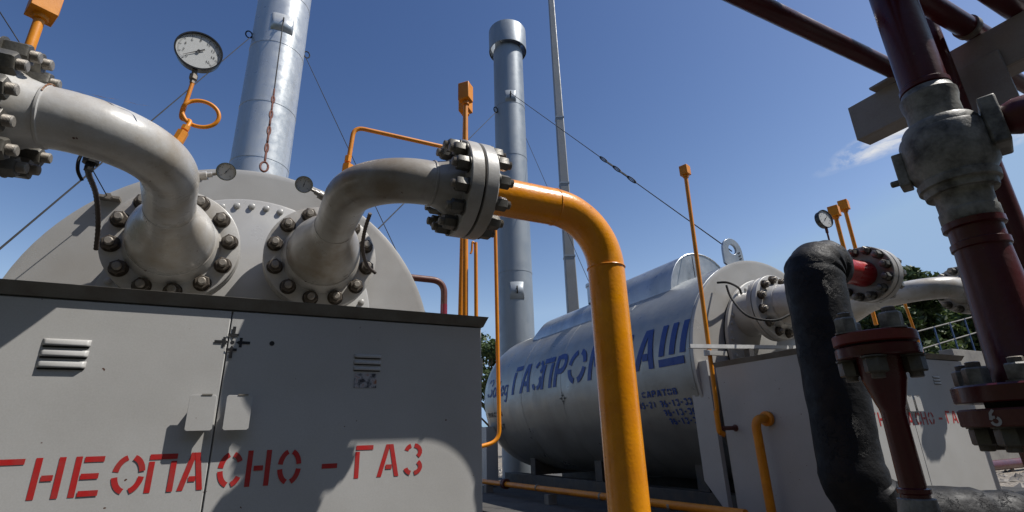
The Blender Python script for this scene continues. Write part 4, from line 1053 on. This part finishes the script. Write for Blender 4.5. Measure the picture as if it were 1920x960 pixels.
def riser(h, a, b_, r_, label, z0, z1, m=DARKRED):
    d = atH(a, b_, h); t = thing('red_pipe', (d.x, d.y, z0), label, 'pipe', 'dark red pipes of the rack')
    MB().tube([V((d.x,d.y,z0)), V((d.x,d.y,z1))], r_, 28).build('tube', m, t); return t, d
t, d = riser(1.62, 1750, 85, .026, 'dark red riser directly behind the grey bulging joint', zH(1802,215,1.62)-.02, 3.2)
MB().lathe((d.x,d.y,zH(1714,6,1.62)), (0,0,1), [(0,.029),(.012,.029)], 24).build('ring', STUD, t)
riser(1.75, 1893, 420, .030, 'dark red riser seen right of the joint, near the frame edge', 0, zH(1850,345,1.75)+.1)
riser(2.1, 1893, 380, .016, 'slim dark red riser at the extreme right edge', 0, zH(1870,300,2.1)+.1)

# overhead rack beam along Y and pipes across it
XB = 1.62
def bz(x_, y_): return atX(x_, y_, XB)
far = bz(1589, 203); far2 = bz(1606, 264); zt_ = far.z; zb_ = far2.z
bm_ = thing('rack_beam', (XB+.04, .3, 1.2), 'grey steel channel beam overhead at upper right', 'beam')
y1_ = far.y; y0_ = -1.6
cb = MB()
cb.box((XB, y0_, zb_), (XB+.008, y1_, zt_)).box((XB+.0085, y0_, zt_-.009), (XB+.07, y1_, zt_)).box((XB+.0085, y0_, zb_), (XB+.07, y1_, zb_+.009))
cb.build('channel', BEAM, bm_, bevel=.002)
gp = [bz(1785,138), bz(1874,93), bz(1915,184), bz(1833,232)]
gz0 = min(p.z for p in gp); gy0 = min(p.y for p in gp); gy1 = max(p.y for p in gp)
MB().prism([(XB-.011, gp[0].y, zb_+.05), (XB-.011, gp[1].y, zb_+.05), (XB-.011, gp[2].y, gp[2].z), (XB-.011, gp[3].y, gp[3].z)], (.010,0,0)).build('gusset_plate', BEAM, bm_, bevel=.002)
tp = bz(1650,152); MB().box((XB-.03, bz(1700,130).y, zt_+.001), (XB+.09, bz(1640,170).y, zt_+.008)).build('top_plate', BEAM, bm_)
# pipes across the beam, along X
def xpipe(px, py, r_, label, x0_, x1_, zrest=None, xq=None):
    if zrest is not None:
        q = ray(px, py); xq = (zrest + r_ - CAM.z) * q.x / q.z
    p = atX(px, py, xq); t = thing('overhead_pipe', (x1_, p.y, p.z), label, 'pipe', 'overhead red pipes along the rack')
    MB().tube([V((x0_,p.y,p.z)), V((x1_,p.y,p.z))], r_, 28).build('tube', DARKRED, t); return t, p
t, p = xpipe(1540, 66, .024, 'long dark red overhead pipe crossing the sky at upper right', .55, XB+.07, zt_)
t, p = xpipe(1785, 34, .026, 'second overhead red pipe, ending on top of the grey beam', .3, XB+.07, zt_)
MB().lathe((XB-.03,p.y,p.z), (1,0,0), [(0,.0305),(.02,.0305)], 24).build('ring', STUD, t)
xpipe(1885, 2, .028, 'overhead red pipe cut by the top right corner', .3, XB+.07, zt_)
xpipe(1905, 150, .020, 'short red pipe seen under the grey beam at right edge', 1.72, 2.6, None, 1.9)
xpipe(1905, 205, .018, 'red pipe below the beam gusset at the right edge', 2.18, 2.9, None, 2.3)

# ------------------------------------------------------------------ small red flange stand in front of the black pipe
HS = 1.21; ds = V((.8815,.4722,0)); sb = ds*HS
def zs(x_, y_): return zH(x_, y_, HS)
fs_ = thing('drain_stand', sb, 'slim red stand pipe topped by a rusty bolted flange', 'pipe')
Zs = zs(1645, 648)
def ls(prof, name, m, n=44, cap=(False,False)): return MB().lathe((sb.x,sb.y,0), (0,0,1), prof, n, cap).build(name, m, fs_)
ls([(Zs+.002,.05),(Zs+.002,.066),(Zs+.004,.069),(Zs+.021,.069),(Zs+.023,.066)], 'blind_flange', RUSTRED, 56, (True,True))
ls([(Zs-.002,.055),(Zs+.002,.055)], 'gasket', GASKET)
ls([(Zs-.002,.04),(Zs-.002,.066),(Zs-.004,.069),(Zs-.021,.069),(Zs-.023,.066),(Zs-.023,.04)], 'flange', DARKRED, 56)
Zr = zs(1672, 765)
ls([(.05,.026),(Zr-.17,.0225),(Zr-.145,.0225),(Zr-.143,.0255),(Zr-.136,.0255),(Zr-.134,.0205),(Zr-.01,.0195),(Zr,.021),(Zr+.008,.024),(Zr+.045,.034),(Zr+.05,.036),(Zs-.022,.038)], 'pipe', DARKRED)
zk = zs(1715, 935)
ls([(zk-.2,.036),(zk-.05,.036),(zk-.03,.033),(zk-.004,.029),(zk,.029),(zk+.002,.022)], 'collar', CAST)
for up_ in (1,-1):
    bolts(fs_, BOLT_SMALL if up_ > 0 else BOLT_SMALL2, (sb.x,sb.y,Zs+.023*up_), (0,0,up_), .051, 4, R(70), ref=(1,0,0))

# ------------------------------------------------------------------ background: wall, railing, red ground line, trees
def tY(x_, y_, Y): return atY(x_, y_, Y)
a = tY(1784, 650, 6.5); b_ = tY(1990, 640, 6.5)
wl = MB().box((a.x,6.5,0), (b_.x+10,6.8,a.z-.05)); tag(wl.build('concrete_wall', CONC, None, (a.x+3,6.65,0), .01), 'pale concrete wall behind the far cabinet at right', 'wall')
ra = tY(1728, 652, 7.2); rb = tY(1990, 574, 7.2)
rl = thing('railing', (ra.x, 7.2, 0), 'thin railing with blue posts in front of the trees', 'railing')
for dz_ in (0, -.45):
    MB().tube([ra+V((0,0,dz_+.42)), rb+V((0,0,dz_+.42))], .018, 8).build('rail', CONC, rl)
for k in range(12):
    p = ra.lerp(rb, k/11); MB().box((p.x-.018,7.18,max(p.z-1.2,0)), (p.x+.018,7.21,p.z+.44)).build('rail_post', BLUEP, rl)
a = tY(1835, 873, 5.0); t = thing('ground_pipe', (a.x+2,5,0), 'dark red pipe lying low across the gravel at right', 'pipe')
MB().tube([V((a.x-1,5,.13)), V((a.x+9,5,.13))], .085, 20).build('tube', DARKRED, t)
for k in range(4): MB().box((a.x+k*2.2,4.9,0), (a.x+k*2.2+.25,5.1,.06)).build('rest_block', CONC, t)

def leafm(name, c1_, c2_):
    m = bpy.data.materials.new(name); m.use_nodes = True; n = m.node_tree.nodes; l = m.node_tree.links; b = n['Principled BSDF']
    oi = n.new('ShaderNodeNewGeometry'); r = n.new('ShaderNodeValToRGB'); r.color_ramp.elements[0].color = (*c1_,1); r.color_ramp.elements[1].color = (*c2_,1)
    l.new(oi.outputs['Random Per Island'], r.inputs[0]); l.new(r.outputs[0], b.inputs['Base Color']); b.inputs['Roughness'].default_value = .55
    tr = n.new('ShaderNodeBsdfTranslucent'); l.new(r.outputs[0], tr.inputs['Color']); ms_ = n.new('ShaderNodeMixShader'); ms_.inputs[0].default_value = .3
    l.new(b.outputs[0], ms_.inputs[1]); l.new(tr.outputs[0], ms_.inputs[2]); l.new(ms_.outputs[0], n['Material Output'].inputs[0]); return m
LEAF1 = leafm('leaf_green', (.035,.065,.02), (.13,.18,.05)); LEAF2 = leafm('leaf_dark', (.028,.05,.018), (.10,.14,.04))
def tree(x_, y_, h, rad_, label, seed, m=LEAF1, leaves=9000, ls_=.11, bot=.25):
    rnd = random.Random(seed); t = thing('tree', (x_,y_,0), label, 'tree', 'trees beyond the yard')
    tk = MB(); top = V((x_+rnd.uniform(-.3,.3), y_, h*.62)); tk.tube([V((x_,y_,0)), V((x_+.05,y_,h*.3)), top], [h*.028,h*.022,h*.012], 10)
    clumps = []
    for k in range(26):
        q = rnd.uniform(0, 2*math.pi); zz = rnd.uniform(bot, .97); rr_ = rad_*math.sqrt(max(.05, 1-((zz-.52)/.52)**2))*rnd.uniform(.35,1)
        c = V((x_+math.cos(q)*rr_, y_+math.sin(q)*rr_, h*zz)); clumps.append((c, rnd.uniform(.16,.36)*rad_))
        s = V((x_, y_, h*min(zz*.6,.55))); tk.tube([s, s.lerp(c,.55)+V((0,0,.1)), c], [h*.009,h*.006,h*.003], 6)
    tk.build('trunk', BARK, t)
    lf_ = MB(); 
    for i in range(leaves):
        c, cr = clumps[rnd.randrange(len(clumps))]
        d = V((rnd.gauss(0,1), rnd.gauss(0,1), rnd.gauss(0,.8))).normalized()*cr*rnd.uniform(.45,1.15)**.7
        p = c + d; n_ = V((rnd.gauss(0,1), rnd.gauss(0,1), rnd.gauss(.6,1))).normalized(); a_ = n_.orthogonal().normalized(); b2 = n_.cross(a_)
        q = rnd.uniform(0,6.28); a_, b2 = a_*math.cos(q)+b2*math.sin(q), b2*math.cos(q)-a_*math.sin(q); s = ls_*rnd.uniform(.6,1.3)
        lf_.v += [p-a_*s, p-b2*s*.5+n_*s*.1, p+a_*s, p+b2*s*.5]; k = len(lf_.v)-4; lf_.f.append([k,k+1,k+2,k+3]); lf_.mi.append(0); lf_.flat.append(True)
    me = bpy.data.meshes.new('crown'); off = wloc(t); me.from_pydata([tuple(p-off) for p in lf_.v], [], lf_.f); me.materials.append(m)
    o = bpy.data.objects.new('crown', me); COL.objects.link(o); o.parent = t
    return t
def tpos(px, Y): p = atY(px, 700, Y); return p.x, Y
for (px, topy, Y, rr_, lab, sd_, m) in ((1668,524,12,2.3,'nearest dark tree behind the white pipe bend',1,LEAF2), (1735,528,13.5,2.6,'broad green tree above the far cabinet roof',2,LEAF1),
                              (1812,522,12.5,2.7,'bushy tree left of the thick red riser',3,LEAF1), (1600,560,15,2.2,'low tree glimpsed just right of the black pipe',4,LEAF2),
                              (1880,540,11.5,2.6,'tree behind the red risers at right edge',5,LEAF2), (916,632,24,2.6,'small tree seen between near cabinet and silver tank',6,LEAF2)):
    p = atY(px, topy, Y); tree(p.x, Y, p.z, rr_, lab, sd_, m, ls_=.15, leaves=11000 if Y < 20 else 5000)
# loose stones on the ground
st = MB(); rnd = random.Random(3)
for i in range(2600):
    if i < 1500: x_, y_ = rnd.uniform(8, 22), rnd.uniform(2.5, 9)
    else: x_, y_ = rnd.uniform(1.5, 7), rnd.uniform(10.8, 18)
    s = rnd.uniform(.03,.09); vs = [V((x_+rnd.uniform(-.3,.3)*s, y_+rnd.uniform(-.3,.3)*s, 0)) + V(q)*s*rnd.uniform(.6,1.1) for q in ((1,0,.1),(0,1,.1),(-1,0,.1),(0,-1,.1),(0,0,.8))]
    st.add(vs, [(0,1,4),(1,2,4),(2,3,4),(3,0,4)], True)
so_ = st.build('gravel', mat('stone', (.34,.31,.27), .85, 0, (.14,.13,.12), 6, 1.0)); so_['kind'] = 'stuff'
